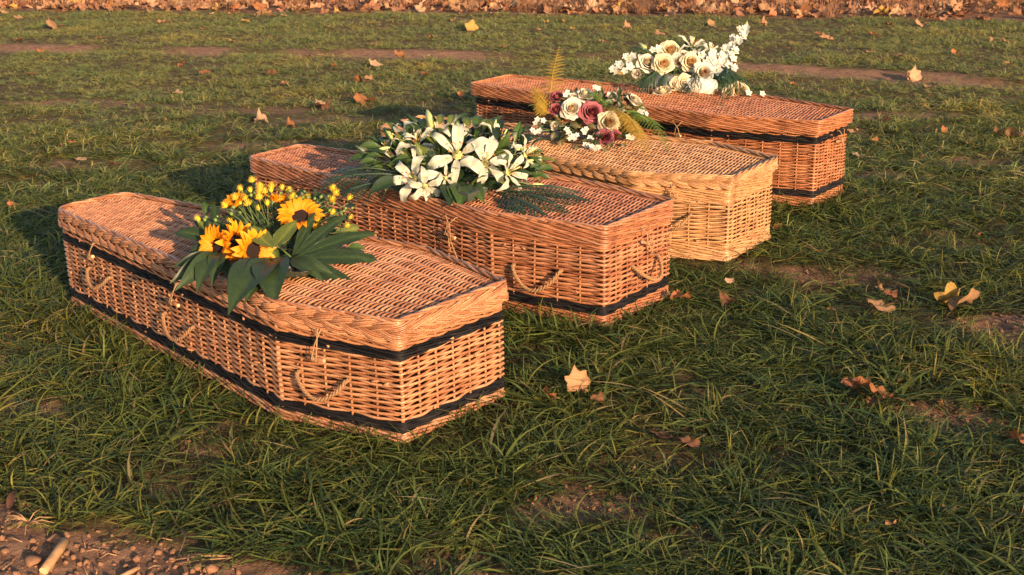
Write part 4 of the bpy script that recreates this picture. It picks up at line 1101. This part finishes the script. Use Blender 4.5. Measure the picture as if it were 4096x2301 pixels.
# ------------------------------------------------------------------ arrangement 4: cream roses and white blooms
def arrangement4():
    rn = random.Random(44)
    P, c, d0 = dome(3, ((2760, 345), (150, 385)), .26)
    root = empty('flower_arrangement', c); tag(root, 'cream rose and white orchid arrangement with a tall gladiolus spike on the farthest coffin', 'flower arrangement', 'flower arrangements on the coffins')
    p = lambda x, y, k=0.: P(x, y, k)-c
    core = p(2745, 290, -.10)
    m = Matrix.Translation(Vector(p(2745, 352))+Vector((0, 0, -.006))) @ Matrix.Rotation(SPEC[3][2], 4, 'Z')
    V, Q = tubeVF([(-.17, 0, .018), (-.165, 0, .020), (.165, 0, .020), (.17, 0, .018)], [.02, .045, .045, .02], 12, (0, 0, 1), True)
    obj('tray', mesh('tray', V, Q, TRAY_W), root, None, m)
    for n_, (x, y, k, nr, s, mt, cr_, ly) in enumerate([
            (2681, 198, .02, (0, -.85, .5), .050, ROSE_C, ROSE_P, 5), (2653, 254, .07, (-.05, -.9, .4), .050, ROSE_C, ROSE_P, 5), (2590, 248, .02, (.3, -.7, .5), .050, ROSE_W, ROSE_C, 5), (2764, 248, .07, (.15, -.9, .4), .049, ROSE_C, ROSE_P, 5), (2815, 290, .07, (.15, -.95, .3), .052, ROSE_W, ROSE_P, 5),
            (2712, 246, .03, (-.3, -.8, .4), .044, ROSE_W, None, 4), (2740, 334, .06, (.0, -.9, .3), .046, ROSE_C, ROSE_C, 5), (2706, 336, .04, (-.2, -.9, .3), .038, ROSE_C, None, 4), (2649, 366, .08, (-.2, -.3, .9), .048, ROSE_C, None, 4), (2958, 366, .03, (.2, -.8, .4), .052, ROSE_C, None, 5), (2912, 372, .03, (-.5, -.7, .3), .036, ROSE_C, None, 4), (2738, 225, .0, (0, -.5, .8), .044, ROSE_W, None, 4), (2548, 296, .02, (-.4, -.8, .2), .036, ROSE_W, None, 3)]):
        q = p(x, y, k); rose(root, q, nr, s, mt, cr_, ly, 'rose', 400+n_, .3 if ly < 5 else 0); stem(root, [core, q-np.array(nr)*s*.3], .0025)
    lily(root, p(2768, 188, .0), (.15, -.45, .9), .098, .4, (2, 0), 71); lily(root, p(2840, 205, -.03), (.4, -.4, .8), .07, .1, (2, 0), 72)
    for n_, (x, y, s) in enumerate([(2520, 237, .032), (2505, 228, .024), (2532, 225, .026), (2481, 262, .028), (2470, 255, .02), (2452, 278, .024), (2465, 288, .02), (2500, 285, .022), (2520, 268, .028), (2634, 198, .028), (2612, 200, .022), (2846, 234, .036), (2830, 250, .03), (2895, 247, .038), (2870, 282, .036), (2885, 225, .03), (2933, 234, .026), (2935, 272, .026), (2915, 262, .026), (2850, 215, .03), (2808, 222, .03), (2860, 255, .03), (2995, 372, .02)]):
        q = p(x, y, .03); obj('blossom', BL_STOCK if n_ % 2 else BL_SILK, root, None, facing(q, (rn.gauss(0, .3)+(x-2750)*.0018, -.8, .5), s, rn.random()*6)); stem(root, [core*.3+q*.7, q], .0016)
    # gladiolus spike
    sp_ = [p(2915, 245, .0), p(2930, 205, -.01), p(2955, 150, -.02), p(2987, 92, -.03)]
    stem(root, sp_, .0028)
    for n_, (x, y, s) in enumerate([(2894, 201, .028), (2905, 195, .030), (2938, 203, .030), (2930, 180, .026), (2946, 160, .030), (2932, 150, .022), (2970, 144, .030), (2960, 168, .024), (2957, 120, .026), (2984, 132, .026), (2975, 115, .022), (2990, 112, .020), (2920, 222, .03), (2984, 105, .014)]):
        obj('gladiolus_bloom', BL_STOCK, root, None, facing(p(x, y, -.01), ((-.5 if n_ % 2 else .5), -.7, .55), s, rn.random()*6))
    lily_bud(root, p(2984, 112, -.03), p(2989, 84, -.03)); lily_bud(root, p(2590, 212, -.03), p(2556, 172, -.05)); lily_bud(root, p(2585, 205, -.03), p(2578, 178, -.05))
    for n_ in range(240):
        aa = rn.uniform(0, 6.28); rr = rn.uniform(.05, 1)**.7
        x = 2745+rr*math.cos(aa)*190; y = 275+rr*math.sin(aa)*80
        q = p(x, y, rn.uniform(-.10, .0)); d = (q-core); d = d/(np.linalg.norm(d)+1e-6)+np.array([rn.gauss(0, .5), rn.gauss(-.2, .4), rn.gauss(0, .4)]); d /= np.linalg.norm(d)
        e = q+d*rn.uniform(.04, .07); e[2] = max(e[2], .01)
        leaf(root, rn.choices(['dark', 'broad', 'narrow'], [5, 1.5, 2])[0], q, e, (rn.gauss(0, .4), rn.gauss(-.7, .3), .7))
    for n_ in range(40):
        q = p(rn.gauss(2850, 22), rn.gauss(340, 12), rn.uniform(0, .04)); leaf(root, 'broad', q, q+np.array([rn.gauss(0, .012), rn.gauss(0, .01), rn.gauss(0, .014)]), (0, -.8, .6))
    for n_, (b, t, w_, sg, ck) in enumerate([((2640, 288), (2560, 350), .085, .22, .05), ((2630, 284), (2582, 352), .08, .25, .1), ((2778, 285), (2738, 360), .085, .18, -.1), ((2785, 290), (2782, 372), .06, .15, .05), ((2895, 292), (2925, 410), .10, .22, .1), ((2910, 292), (2990, 372), .09, .25, .1), ((2900, 290), (2890, 385), .08, .22, -.1), ((2600, 212), (2530, 196), .06, .1, .1), ((2660, 290), (2655, 330), .06, .1, .1)]):
        frond('palm_frond', G_PALM, p(*b, .07), p(*t, .06), (0, -.7, .7), w_, root, 10, sg, ck, .026, 60+n_)
    stem(root, [p(3000, 352, .0), p(3030, 356, .0), p(3055, 372, .0)], .0014); obj('blossom', BL_SILK, root, None, facing(p(3050, 376, .0), (.3, -.7, .6), .02, 1.0))
arrangement4()

# ------------------------------------------------------------------ fallen leaves
def leaf_mat(name, base):
    m = plant(name, base, .28, .75, .18, .2, 25); return m
LEAFM = [leaf_mat('dry_leaf_tan', (0.331, 0.181, 0.098)), leaf_mat('dry_leaf_orange', (0.302, 0.122, 0.051)), leaf_mat('dry_leaf_yellow', (0.403, 0.244, 0.072)), leaf_mat('dry_leaf_brown', (0.158, 0.070, 0.038)), leaf_mat('dry_leaf_pale', (0.396, 0.252, 0.162))]
def dead_leaf(seed, curl):
    """plane-tree leaf: lobed outline, curled"""
    rn = random.Random(seed); na, nr = 30, 4; V = [(0, 0, 0)]; C = [(1.1, 1, .9)]
    lob = rn.choice([5, 5, 7]); ph = rn.uniform(-.1, .1); cdir = rn.uniform(0, 3.14); k1 = curl*rn.uniform(.7, 1.3); k2 = curl*rn.uniform(-.5, .6)
    for a in range(na):
        t = a/na*2*math.pi; f = abs(((t-math.pi)/(2*math.pi)))          # notch at the stalk (t=0)
        rad = .5*(1-.30*abs(math.sin(lob*(t-math.pi)/2+ph))**1.1)*(1-.30*math.cos(t)**8*(math.cos(t) > 0))*(1+.08*rn.uniform(-1, 1))*(.85+.3*(1-f*2))
        for r_ in range(1, nr+1):
            q = rad*r_/nr; x, y = q*math.sin(t), -q*math.cos(t)
            u = x*math.cos(cdir)+y*math.sin(cdir); v = -x*math.sin(cdir)+y*math.cos(cdir)
            z = k1*u*u*2+k2*v*v*2+.03*math.sin(u*14+seed)*r_/nr+.02*math.sin(v*17)+(.10*curl*math.sin(lob*(t-math.pi)+seed)*(r_/nr)**3)
            V.append((x, y, z)); C.append((1.15, 1.05, .95) if a % 6 == 0 and r_ < nr else (1, 1, 1) if r_ < nr else (.82, .78, .75))
    Q = []
    for a in range(na):
        b = (a+1) % na; Q.append([0, 1+a*nr, 1+b*nr])
        for r_ in range(nr-1): Q.append([1+a*nr+r_, 1+a*nr+r_+1, 1+b*nr+r_+1, 1+b*nr+r_])
    n0 = len(V); st, sf = tubeVF([(0, -.12, .0), (.02, -.45, .03), (.06, -.75, .02)], .010, 4, (1, 0, 0), True)
    V += st.tolist(); C += [(.8, .7, .6)]*len(st); Q += [[i+n0 for i in f_] for f_ in sf]
    return mesh('fallen_leaf', V, Q, LEAFM[0], True, np.array(C))
LEAVES = [dead_leaf(k, cu) for k, cu in enumerate([.2, .3, .5, .6, .8, .4, .85, .25, .55])]
LG = 'fallen leaves on the field'
def drop_leaf(x, y, size, rot, me=None, mt=None, label='small dry tan leaf lying in the thin grass', lift=.012, group=LG):
    o = obj('fallen_leaf', LEAVES[random.randrange(len(LEAVES)) if me is None else me], None, LEAFM[mt if mt is not None else random.choices(range(5), [5, 2.5, 1.2, 1.5, 2])[0]])
    o.location = (x, y, float(gz(x, y))+lift); o.rotation_euler = rot; o.scale = (size,)*3
    return tag(o, label, 'leaf', group)
KEY = [  # px, py, size px, mesh, colour, tilt x, spin, label
 (3522, 1256, 115, 0, 0, .35, 2.2, 'broad flat tan leaf in the grass beside a yellow curled one, right of the coffins'),
 (3560, 1215, 60, 3, 3, .5, .5, 'small brown curled leaf tucked behind the broad flat tan leaf'),
 (3790, 1222, 105, 2, 2, 1.0, 3.4, 'yellow upright half of a jagged leaf right of the broad flat tan leaf'),
 (3850, 1240, 110, 4, 0, .7, 3.0, 'tan jagged curled leaf against the yellow upright one'),
 (3400, 1590, 75, 3, 3, .5, .7, 'pale brown crumpled leaf on the left of the crumpled leaf heap, lower right'),
 (3455, 1588, 105, 4, 1, .6, 2.0, 'orange brown folded leaf on top of the crumpled leaf heap, lower right'),
 (3530, 1622, 95, 2, 1, .3, 1.1, 'rusty leaf on the right of the crumpled leaf heap, lower right'),
 (3490, 1640, 70, 6, 3, .2, 4.1, 'dark brown leaf under the crumpled leaf heap, lower right'),
 (2310, 1580, 105, 5, 0, 1.15, .4, 'pointed tan leaf standing up in the grass right of the nearest coffin'),
 (2200, 1622, 70, 2, 1, .9, 2.2, 'short orange leaf standing beside the pointed tan leaf near the nearest coffin'),
 (2395, 1645, 60, 3, 3, .3, 1.0, 'brown leaf scrap lying below the pointed tan leaf near the nearest coffin'),
 (2655, 1782, 95, 5, 3, .35, 1.6, 'brown folded leaf half sunk in the grass below the nearest coffin end'),
 (2760, 1805, 85, 0, 3, .2, 2.6, 'dull brown leaf touching the brown folded leaf half sunk in the grass'),
 (4075, 1800, 95, 4, 1, .6, 1.3, 'orange crumpled leaf cut off by the right edge of the picture'),
 (2918, 1155, 50, 1, 4, .6, .6, 'pale cream leaf scrap in the grass below the pale honey coffin'),
 (2912, 1235, 70, 6, 3, .2, .8, 'dull brown flat leaf below the pale cream leaf scrap'),
 (2722, 1218, 85, 4, 1, .3, 2.9, 'rusty curled leaf lying at the corner of the reddish coffin'),
 (3318, 1270, 42, 2, 0, .4, 2.9, 'small round tan leaf left of the broad flat tan leaf'),
 (4050, 548, 120, 2, 0, .5, 2.7, 'large tan curled leaf at the right edge, level with the farthest coffin'),
 (4000, 530, 60, 4, 3, .4, .6, 'dark curled leaf beside the large tan leaf at the right edge'),
 (3655, 300, 80, 5, 4, 1.35, .3, 'pale leaf standing on end in the grass behind the farthest coffin'),
 (3635, 312, 60, 2, 3, 1.2, 1.3, 'dark brown leaf behind the pale leaf standing on end'),
 (1886, 122, 62, 0, 2, 1.1, .2, 'yellow triangular leaf standing up in the far grass above the golden fern'),
 (304, 19, 66, 0, 2, 1.0, .2, 'bright yellow leaf at the far leaf litter edge, top left'),
 (223, 111, 75, 4, 0, .7, .9, 'tan curled leaf cluster piece alone in the far grass, upper left'),
 (1506, 270, 66, 1, 4, .7, .2, 'pale tan square leaf in the grass left of the golden fern'),
 (1604, 236, 56, 2, 1, .6, 1.2, 'orange round leaf just above the pale tan square leaf'),
 (1669, 266, 38, 1, 1, .8, 2.0, 'small orange leaf right of the pale tan square leaf'),
 (1443, 334, 60, 4, 1, .4, 2.0, 'rusty crumpled leaf left of the far end of the farthest coffin'),
 (1476, 330, 46, 3, 0, .6, .9, 'tan leaf leaning against the rusty crumpled leaf'),
 (1462, 412, 90, 4, 1, .4, .5, 'curled orange brown leaf in the shade tip left of the farthest coffin'),
 (1288, 432, 66, 5, 4, .6, 1.1, 'pale pointed leaf in sunlit grass left of the farthest coffin shade'),
 (1043, 489, 66, 6, 4, .5, .2, 'pale arched leaf among grass above the reddish coffin far end'),
 (1158, 510, 50, 6, 1, .4, .1, 'orange boat-shaped leaf right of the pale arched leaf'),
 (291, 579, 40, 1, 1, .5, 1.1, 'small rusty leaf in open grass above the nearest coffin'),
 (456, 666, 42, 4, 3, .4, 2.1, 'brown curled leaf above the nearest coffin far end'),
 (329, 645, 55, 0, 4, .1, 2.0, 'pale flat leaf above the nearest coffin far end'),
 (52, 838, 42, 4, 1, .4, .3, 'orange brown leaf at the left edge beside the nearest coffin shade'),
 (3411, 541, 50, 5, 0, .3, 1.4, 'oval tan leaf close behind the head end of the farthest coffin'),
 (3459, 614, 42, 1, 0, .9, 2.1, 'small upright tan leaf right of the farthest coffin'),
 (3440, 640, 75, 5, 4, .2, 1.7, 'long pinkish leaf lying flat right of the farthest coffin'),
 (3776, 540, 36, 2, 1, .9, .4, 'small orange leaf standing between the farthest coffin and the right edge'),
 (3866, 583, 40, 1, 0, .7, .9, 'small pale orange leaf left of the large tan leaf at the right edge'),
 (3174, 348, 30, 3, 1, .4, 1.4, 'tiny rusty leaf behind the farthest coffin'),
 (2482, 300, 44, 1, 2, .8, .9, 'yellow tan leaf behind the white blossoms of the farthest arrangement'),
 (1841, 392, 36, 3, 1, .9, .9, 'rusty leaf in the shade beside the far end of the farthest coffin'),
 (3504, 573, 34, 3, 1, .3, .9, 'small pinkish leaf right of the oval tan leaf by the farthest coffin'),
 (3823, 216, 40, 4, 1, .8, .3, 'orange curled leaf in the far grass, upper right'),
 (3685, 101, 60, 4, 0, .6, .6, 'tan folded leaf lying near the litter edge, upper right'),
 (3308, 161, 66, 5, 0, .5, .4, 'long tan leaf in the grass right of the gladiolus spike'),
 (2642, 144, 58, 0, 0, .4, .5, 'large tan leaf in the grass just above the farthest arrangement'),
 (2845, 98, 44, 1, 0, 1.0, .5, 'pointed tan leaf left of the gladiolus spike tip'),
 (2866, 117, 52, 0, 0, .3, .9, 'flat tan leaf below the pointed tan leaf by the gladiolus spike'),
 (2674, 43, 50, 1, 2, .8, .2, 'large pale yellow leaf on the litter edge above the farthest arrangement'),
]
for x, y, s, me, mt, tl, spn, lb in KEY:
    X, Y = gp(x, y); dep = float((np.array([X, Y, 0])-CAM)@FWD)
    drop_leaf(X, Y, s*dep/F_PX*(1.2 if dep < 4.5 else 1.0), (tl*(.9 if tl > .85 else .5), random.uniform(-.3, .3), spn), me, mt, lb, .045 if dep < 5 else .03)
FAR = [(815, 120), (576, 57), (848, 65), (1027, 64), (1090, 68), (1136, 68), (1174, 103), (1312, 117), (1348, 52), (723, 261), (820, 299), (1239, 231), (1285, 231), (1334, 277), (1087, 302), (1141, 350), (166, 211), (76, 168), (984, 92), (25, 54), (76, 76), (231, 73),
       (1492, 187), (1707, 220), (1699, 307), (1582, 79), (1810, 84), (2183, 95), (2150, 130), (2245, 92), (2509, 114), (2414, 174), (2737, 136), (2291, 125), (1973, 62), (2139, 43), (2128, 65), (2449, 22), (2011, 198), (1731, 155), (1533, 117),
       (3494, 146), (3162, 206), (3479, 216), (3167, 75), (3358, 83), (3232, 80), (3001, 146), (3972, 171), (4027, 173), (3851, 128), (3404, 131), (3268, 136), (4032, 267), (3534, 493), (700, 380), (1290, 435), (3600, 230), (3720, 360), (3560, 105), (3790, 60), (3920, 80), (3050, 95), (2900, 60), (2560, 60), (2330, 60), (400, 160), (930, 170), (650, 95), (120, 300)]
TINT = ['tan', 'orange', 'yellowish', 'dark brown', 'pale pinkish']
def where(x, y):
    row = 'just before the litter strip' if y < 90 else 'in the far grass' if y < 180 else 'beyond the dirt track' if y < 240 else 'in the grass behind the coffins'
    col = 'at the far left' if x < 400 else 'left of the golden fern' if x < 1300 and y > 180 else 'behind the sunflowers' if x < 1100 else 'behind the lilies' if x < 1750 else 'behind the golden fern' if x < 2350 else 'behind the white roses' if x < 2800 else 'right of the gladiolus' if x < 3350 else 'behind the farthest coffin corner' if x < 3750 else 'at the far right'
    return row+' '+col
for x, y in FAR:
    mt_ = random.choices(range(5), [5, 2.5, 1.2, 1.5, 2])[0]
    X, Y = gp(x, y); drop_leaf(X, Y, random.uniform(.07, .125), (random.uniform(-.35, .35), random.uniform(-.3, .3), random.uniform(0, 6.28)), None, mt_, 'dry %s leaf lying %s' % (TINT[mt_], where(x, y)), .03)
for k in range(38):      # scraps in the near grass
    while True:
        Y = random.uniform(2.5, 8.5); X = random.uniform(-.42, .42)*Y
        if not in_coffin(X, Y, .06): break
    drop_leaf(X, Y, random.uniform(.022, .045), (random.uniform(-.6, .6), random.uniform(-.5, .5), random.uniform(0, 6.28)), None, (mt_ := random.choice([1, 3, 1, 0])), '%s leaf scrap among the blades %s' % (TINT[mt_], ('near the front' if Y < 3.1 else 'level with the nearest coffin' if Y < 4.2 else 'level with the pale coffin' if Y < 5.6 else 'beyond the coffins')+(' on the left' if X < -.3*Y else ' on the right' if X > .2*Y else ' in the middle')), .018)
# litter strip along the far edge
nl = 0
while nl < 110:
    X = random.uniform(-7.2, 6.8); e = float(edge_y(EDGE, X)); Y = e+abs(random.gauss(0, .7))+random.uniform(-.12, .1)
    if Y > 17.6: continue
    drop_leaf(X, Y, random.uniform(.13, .23), (random.uniform(-1.1, 1.1), random.uniform(-.7, .7), random.uniform(0, 6.28)), None, (mt_ := random.choices(range(5), [5, 3, 1.2, 1.5, 2])[0]), '%s dry leaf in the far litter strip %s' % (TINT[mt_], 'left of the sunflowers' if X < -4 else 'behind the sunflowers' if X < -2 else 'behind the lilies' if X < 0 else 'behind the golden fern' if X < 1.6 else 'behind the white roses' if X < 3.2 else 'right of the gladiolus' if X < 5 else 'at the right end'), .05, 'leaves of the far litter strip'); nl += 1
LITM = [leaf_mat('litter_leaf_red', (.31, .145, .085)), leaf_mat('litter_leaf_brown', (.23, .115, .07)), leaf_mat('litter_leaf_tan', (.42, .24, .145))]
lc = bpy.data.collections.new('litter_leaves')
for k in range(9):
    for q in range(2):
        me = LEAVES[k].copy(); me.materials[0] = LITM[(k+q*2) % 3]
        o = bpy.data.objects.new('litter_%02d' % (k*2+q), me); lc.objects.link(o)
n = 6500
lx = rng.uniform(-15, 15, n); ly = edge_y(EDGE, lx)+rng.uniform(-.15, 6.0, n)+.55*(fbm(lx*1.3, lx*0+4, 3)-.5)
k = rng.random(n) < .25+.75*sstep(-.1, .25, ly-edge_y(EDGE, lx)); lx, ly = lx[k], ly[k]; n = len(lx)
scatter('leaf_litter', np.stack([lx, ly, gz(lx, ly)+rng.uniform(.01, .05, n)], -1), np.stack([rng.normal(0, .5, n), rng.normal(0, .4, n), rng.uniform(0, 6.28, n)], -1), rng.uniform(.09, .19, n), rng.integers(0, 18, n), lc)
# dead stalks standing in the litter
DRY = plant('dry_stalk', (.28, .15, .09), .35, .7, .1, .2)
mb = MB()
for q in range(26):
    a = random.uniform(0, 6.28); r_ = random.uniform(0, .10); l_ = random.uniform(.06, .22); bx_, by_ = r_*math.cos(a), r_*math.sin(a); tx, ty = random.gauss(0, .05), random.gauss(0, .05)
    mb.add(*tubeVF([(bx_, by_, 0), (bx_+tx*.5, by_+ty*.5, l_*.6), (bx_+tx*1.3, by_+ty*1.3, l_)], [.0022, .0018, .001], 3, (1, 0, 0), False), c=(random.uniform(.6, 1.3),)*3)
sc_ = bpy.data.collections.new('stalk_clumps'); sc_.objects.link(bpy.data.objects.new('stalk_clump', mb.mesh('stalk_clump', DRY)))
n = 800; lx = rng.uniform(-11, 11, n); ly = edge_y(EDGE, lx)+rng.uniform(.05, 5.0, n)
scatter('dry_stalks', np.stack([lx, ly, gz(lx, ly)], -1), np.stack([rng.normal(0, .1, n), rng.normal(0, .1, n), rng.uniform(0, 6.28, n)], -1), rng.uniform(.6, 1.3, n), np.zeros(n), sc_)

# ------------------------------------------------------------------ clods, straw and a stalk on the bare corner
SOIL = plain('dry_soil', (.25, .130, .074), .95, .35, 30, .6, .1)
STRAW = plain('straw', (.30, .17, .08), .6, .25, 60, .2)
def clod(seed):
    import bmesh
    bm = bmesh.new(); bmesh.ops.create_icosphere(bm, subdivisions=2, radius=.5); rn = random.Random(seed)
    o = [rn.uniform(0, 9) for _ in range(6)]
    for v in bm.verts:
        c = v.co; f = 1+.22*math.sin(c.x*6+o[0])*math.sin(c.y*7+o[1])+.16*math.sin(c.z*8+o[2]+c.x*5)+.08*math.sin(c.y*19+o[3])*math.sin(c.x*17+o[4]); v.co = (c.x*f, c.y*f*.85, c.z*f*.62)
    me = bpy.data.meshes.new('soil_clod'); bm.to_mesh(me); bm.free(); me.materials.append(SOIL)
    me.polygons.foreach_set('use_smooth', [True]*len(me.polygons)); return me
CLODS = [clod(k) for k in range(6)]
for x, y, s, lb in [(220, 2155, 52, 'largest brown soil clod on the bare corner, above the cut stalk'), (130, 2245, 60, 'grey brown flat clod left of the cut stalk'), (265, 2135, 32, 'small clod touching the largest soil clod'), (175, 2040, 30, None), (130, 2160, 26, None), (460, 2190, 26, None), (530, 2180, 24, None), (545, 2220, 34, None), (630, 2190, 28, None), (800, 2255, 46, 'pale rounded clod under straw at the bottom edge'), (845, 2275, 48, 'brown clod right of the pale rounded clod at the bottom edge'), (135, 2190, 28, None), (330, 2190, 28, None), (40, 2105, 26, None), (500, 2250, 24, None), (740, 2290, 30, None), (65, 2290, 30, None), (400, 2240, 24, None), (300, 2280, 26, None), (600, 2280, 28, None), (90, 2010, 30, None), (800, 1745, 24, None), (2260, 1990, 22, None), (720, 2210, 24, None), (20, 2200, 34, None), (3860, 1660, 34, None), (4060, 1300, 34, None)]:
    X, Y = gp(x, y); dep = float((np.array([X, Y, 0])-CAM)@FWD)
    o = obj('soil_clod', CLODS[random.randrange(6)]); s_ = s*dep/F_PX*1.15; o.location = (X, Y, float(gz(X, Y))+s_*.12); o.scale = (s_,)*3; o.rotation_euler = (random.uniform(-.3, .3), random.uniform(-.3, .3), random.uniform(0, 6))
    tag(o, lb or 'small brown soil clod lying on bare earth', 'clod', 'clods of soil')
cc = bpy.data.collections.new('crumbs')
for k in range(6): cc.objects.link(bpy.data.objects.new('crumb_%d' % k, CLODS[k]))
n = 42000; lx = rng.uniform(-2.2, 2.8, n); ly = rng.uniform(2.0, 6.5, n); b = bare(lx, ly); k = (rng.random(n) < b*np.where(ly < 3, 1, .5)) & ~in_coffin(lx, ly, .03); lx, ly = lx[k], ly[k]; n = len(lx)
scatter('soil_crumbs', np.stack([lx, ly, gz(lx, ly)+.001], -1), rng.uniform(0, 6.28, (n, 3)), .003+.017*rng.random(n)**2.6, rng.integers(0, 6, n), cc)
def straw(P, r, name='straw', mat=STRAW, label=None, group='bits of straw on the bare soil', cat='straw'):
    o = obj(name, tube(name, P, r, mat, 6, (.2, .1, 1), True)); return tag(o, label, cat, group)
def sp3(x, y, z): X, Y = gp(x, y); return np.array([X, Y, float(gz(X, Y))+z])
A, Bq = sp3(175, 2290, .012), sp3(268, 2192, .030)
V, Q = tubeVF([A, (2*A+Bq)/3, (A+2*Bq)/3, Bq], [.0105, .0115, .0118, .0112], 10, (.2, .1, 1), True)
me = mesh('cut_stalk', V, Q, STRAW); me.materials.append(CUT)
for p_ in me.polygons:
    if len(p_.vertices) > 4: p_.material_index = 1; p_.use_smooth = False
tag(obj('cut_stalk', me), 'thick cut maize stalk lying on the bare soil in the bottom left corner', 'stalk')
A, Bq = sp3(478, 2301, .006), sp3(556, 2265, .012)
tag(obj('cut_stalk', tube('cut_stalk', [A, (A+Bq)/2, Bq], [.005, .006, .005], STRAW, 8, (.2, .1, 1), True)), 'thin cut stalk on bare soil at the bottom edge right of the thick stalk', 'stalk')
# pale root tuft
mb = MB(); c0 = sp3(115, 2110, .02)
for k in range(26):
    a = random.gauss(2.7, .35) if k % 3 else random.uniform(0, 6.3); l_ = random.uniform(.03, .075); e = c0+np.array([math.cos(a)*l_, math.sin(a)*l_*.8, random.uniform(-.02, .022)])
    mb.add(*tubeVF([c0, (c0+e)/2+np.array([0, 0, .008]), e], [.0022, .0014, .0007], 4, (0, 0.1, 1), True))
tag(obj('root_tuft', mb.mesh('root_tuft', STRAW)), 'pale dried root tuft lying on the bare soil in the left corner', 'root')
for k, (x0, y0, x1, y1, r_) in enumerate([(680, 2230, 920, 2222, .0016), (690, 2240, 925, 2232, .0014), (700, 2222, 900, 2216, .0013), (420, 2150, 520, 2156, .0014), (400, 2215, 465, 2210, .0016), (345, 2200, 400, 2185, .0013), (60, 2240, 10, 2280, .0012), (330, 2265, 350, 2290, .0012), (340, 2180, 330, 2140, .0010), (610, 2150, 690, 2158, .0013), (55, 2070, 20, 2090, .0016), (390, 2260, 385, 2290, .0013), (590, 2262, 640, 2250, .0012), (760, 2200, 750, 2235, .0014), (180, 2060, 210, 2040, .0012), (20, 2150, 90, 2170, .0013), (230, 2250, 200, 2280, .001)]):
    straw([sp3(x0, y0, .004), sp3((x0+x1)/2, (y0+y1)/2, .010), sp3(x1, y1, .006)], r_, label='thin pale straw lying on the bare soil of the corner' if k > 2 else 'one of the parallel straws lying together at the bottom edge')
# broad dead blade
V, Q, C = strip_mesh('', None, leafprof(.09, .8, .8), 1, 8, 2, lambda t: (t, .08*np.sin(t*3)), .4, .1, 1.2, vein=(.8, .8, .8))
b_, t_ = sp3(38, 2055, .012), sp3(70, 1965, .02)
tag(obj('dead_blade', mk('dead_blade', V, Q, C, LEAFM[3]), None, None, basis(b_, t_-b_, (0, -.3, 1), float(np.linalg.norm(t_-b_)))), 'broad brown dead blade on the soil at the left edge', 'dead leaf')
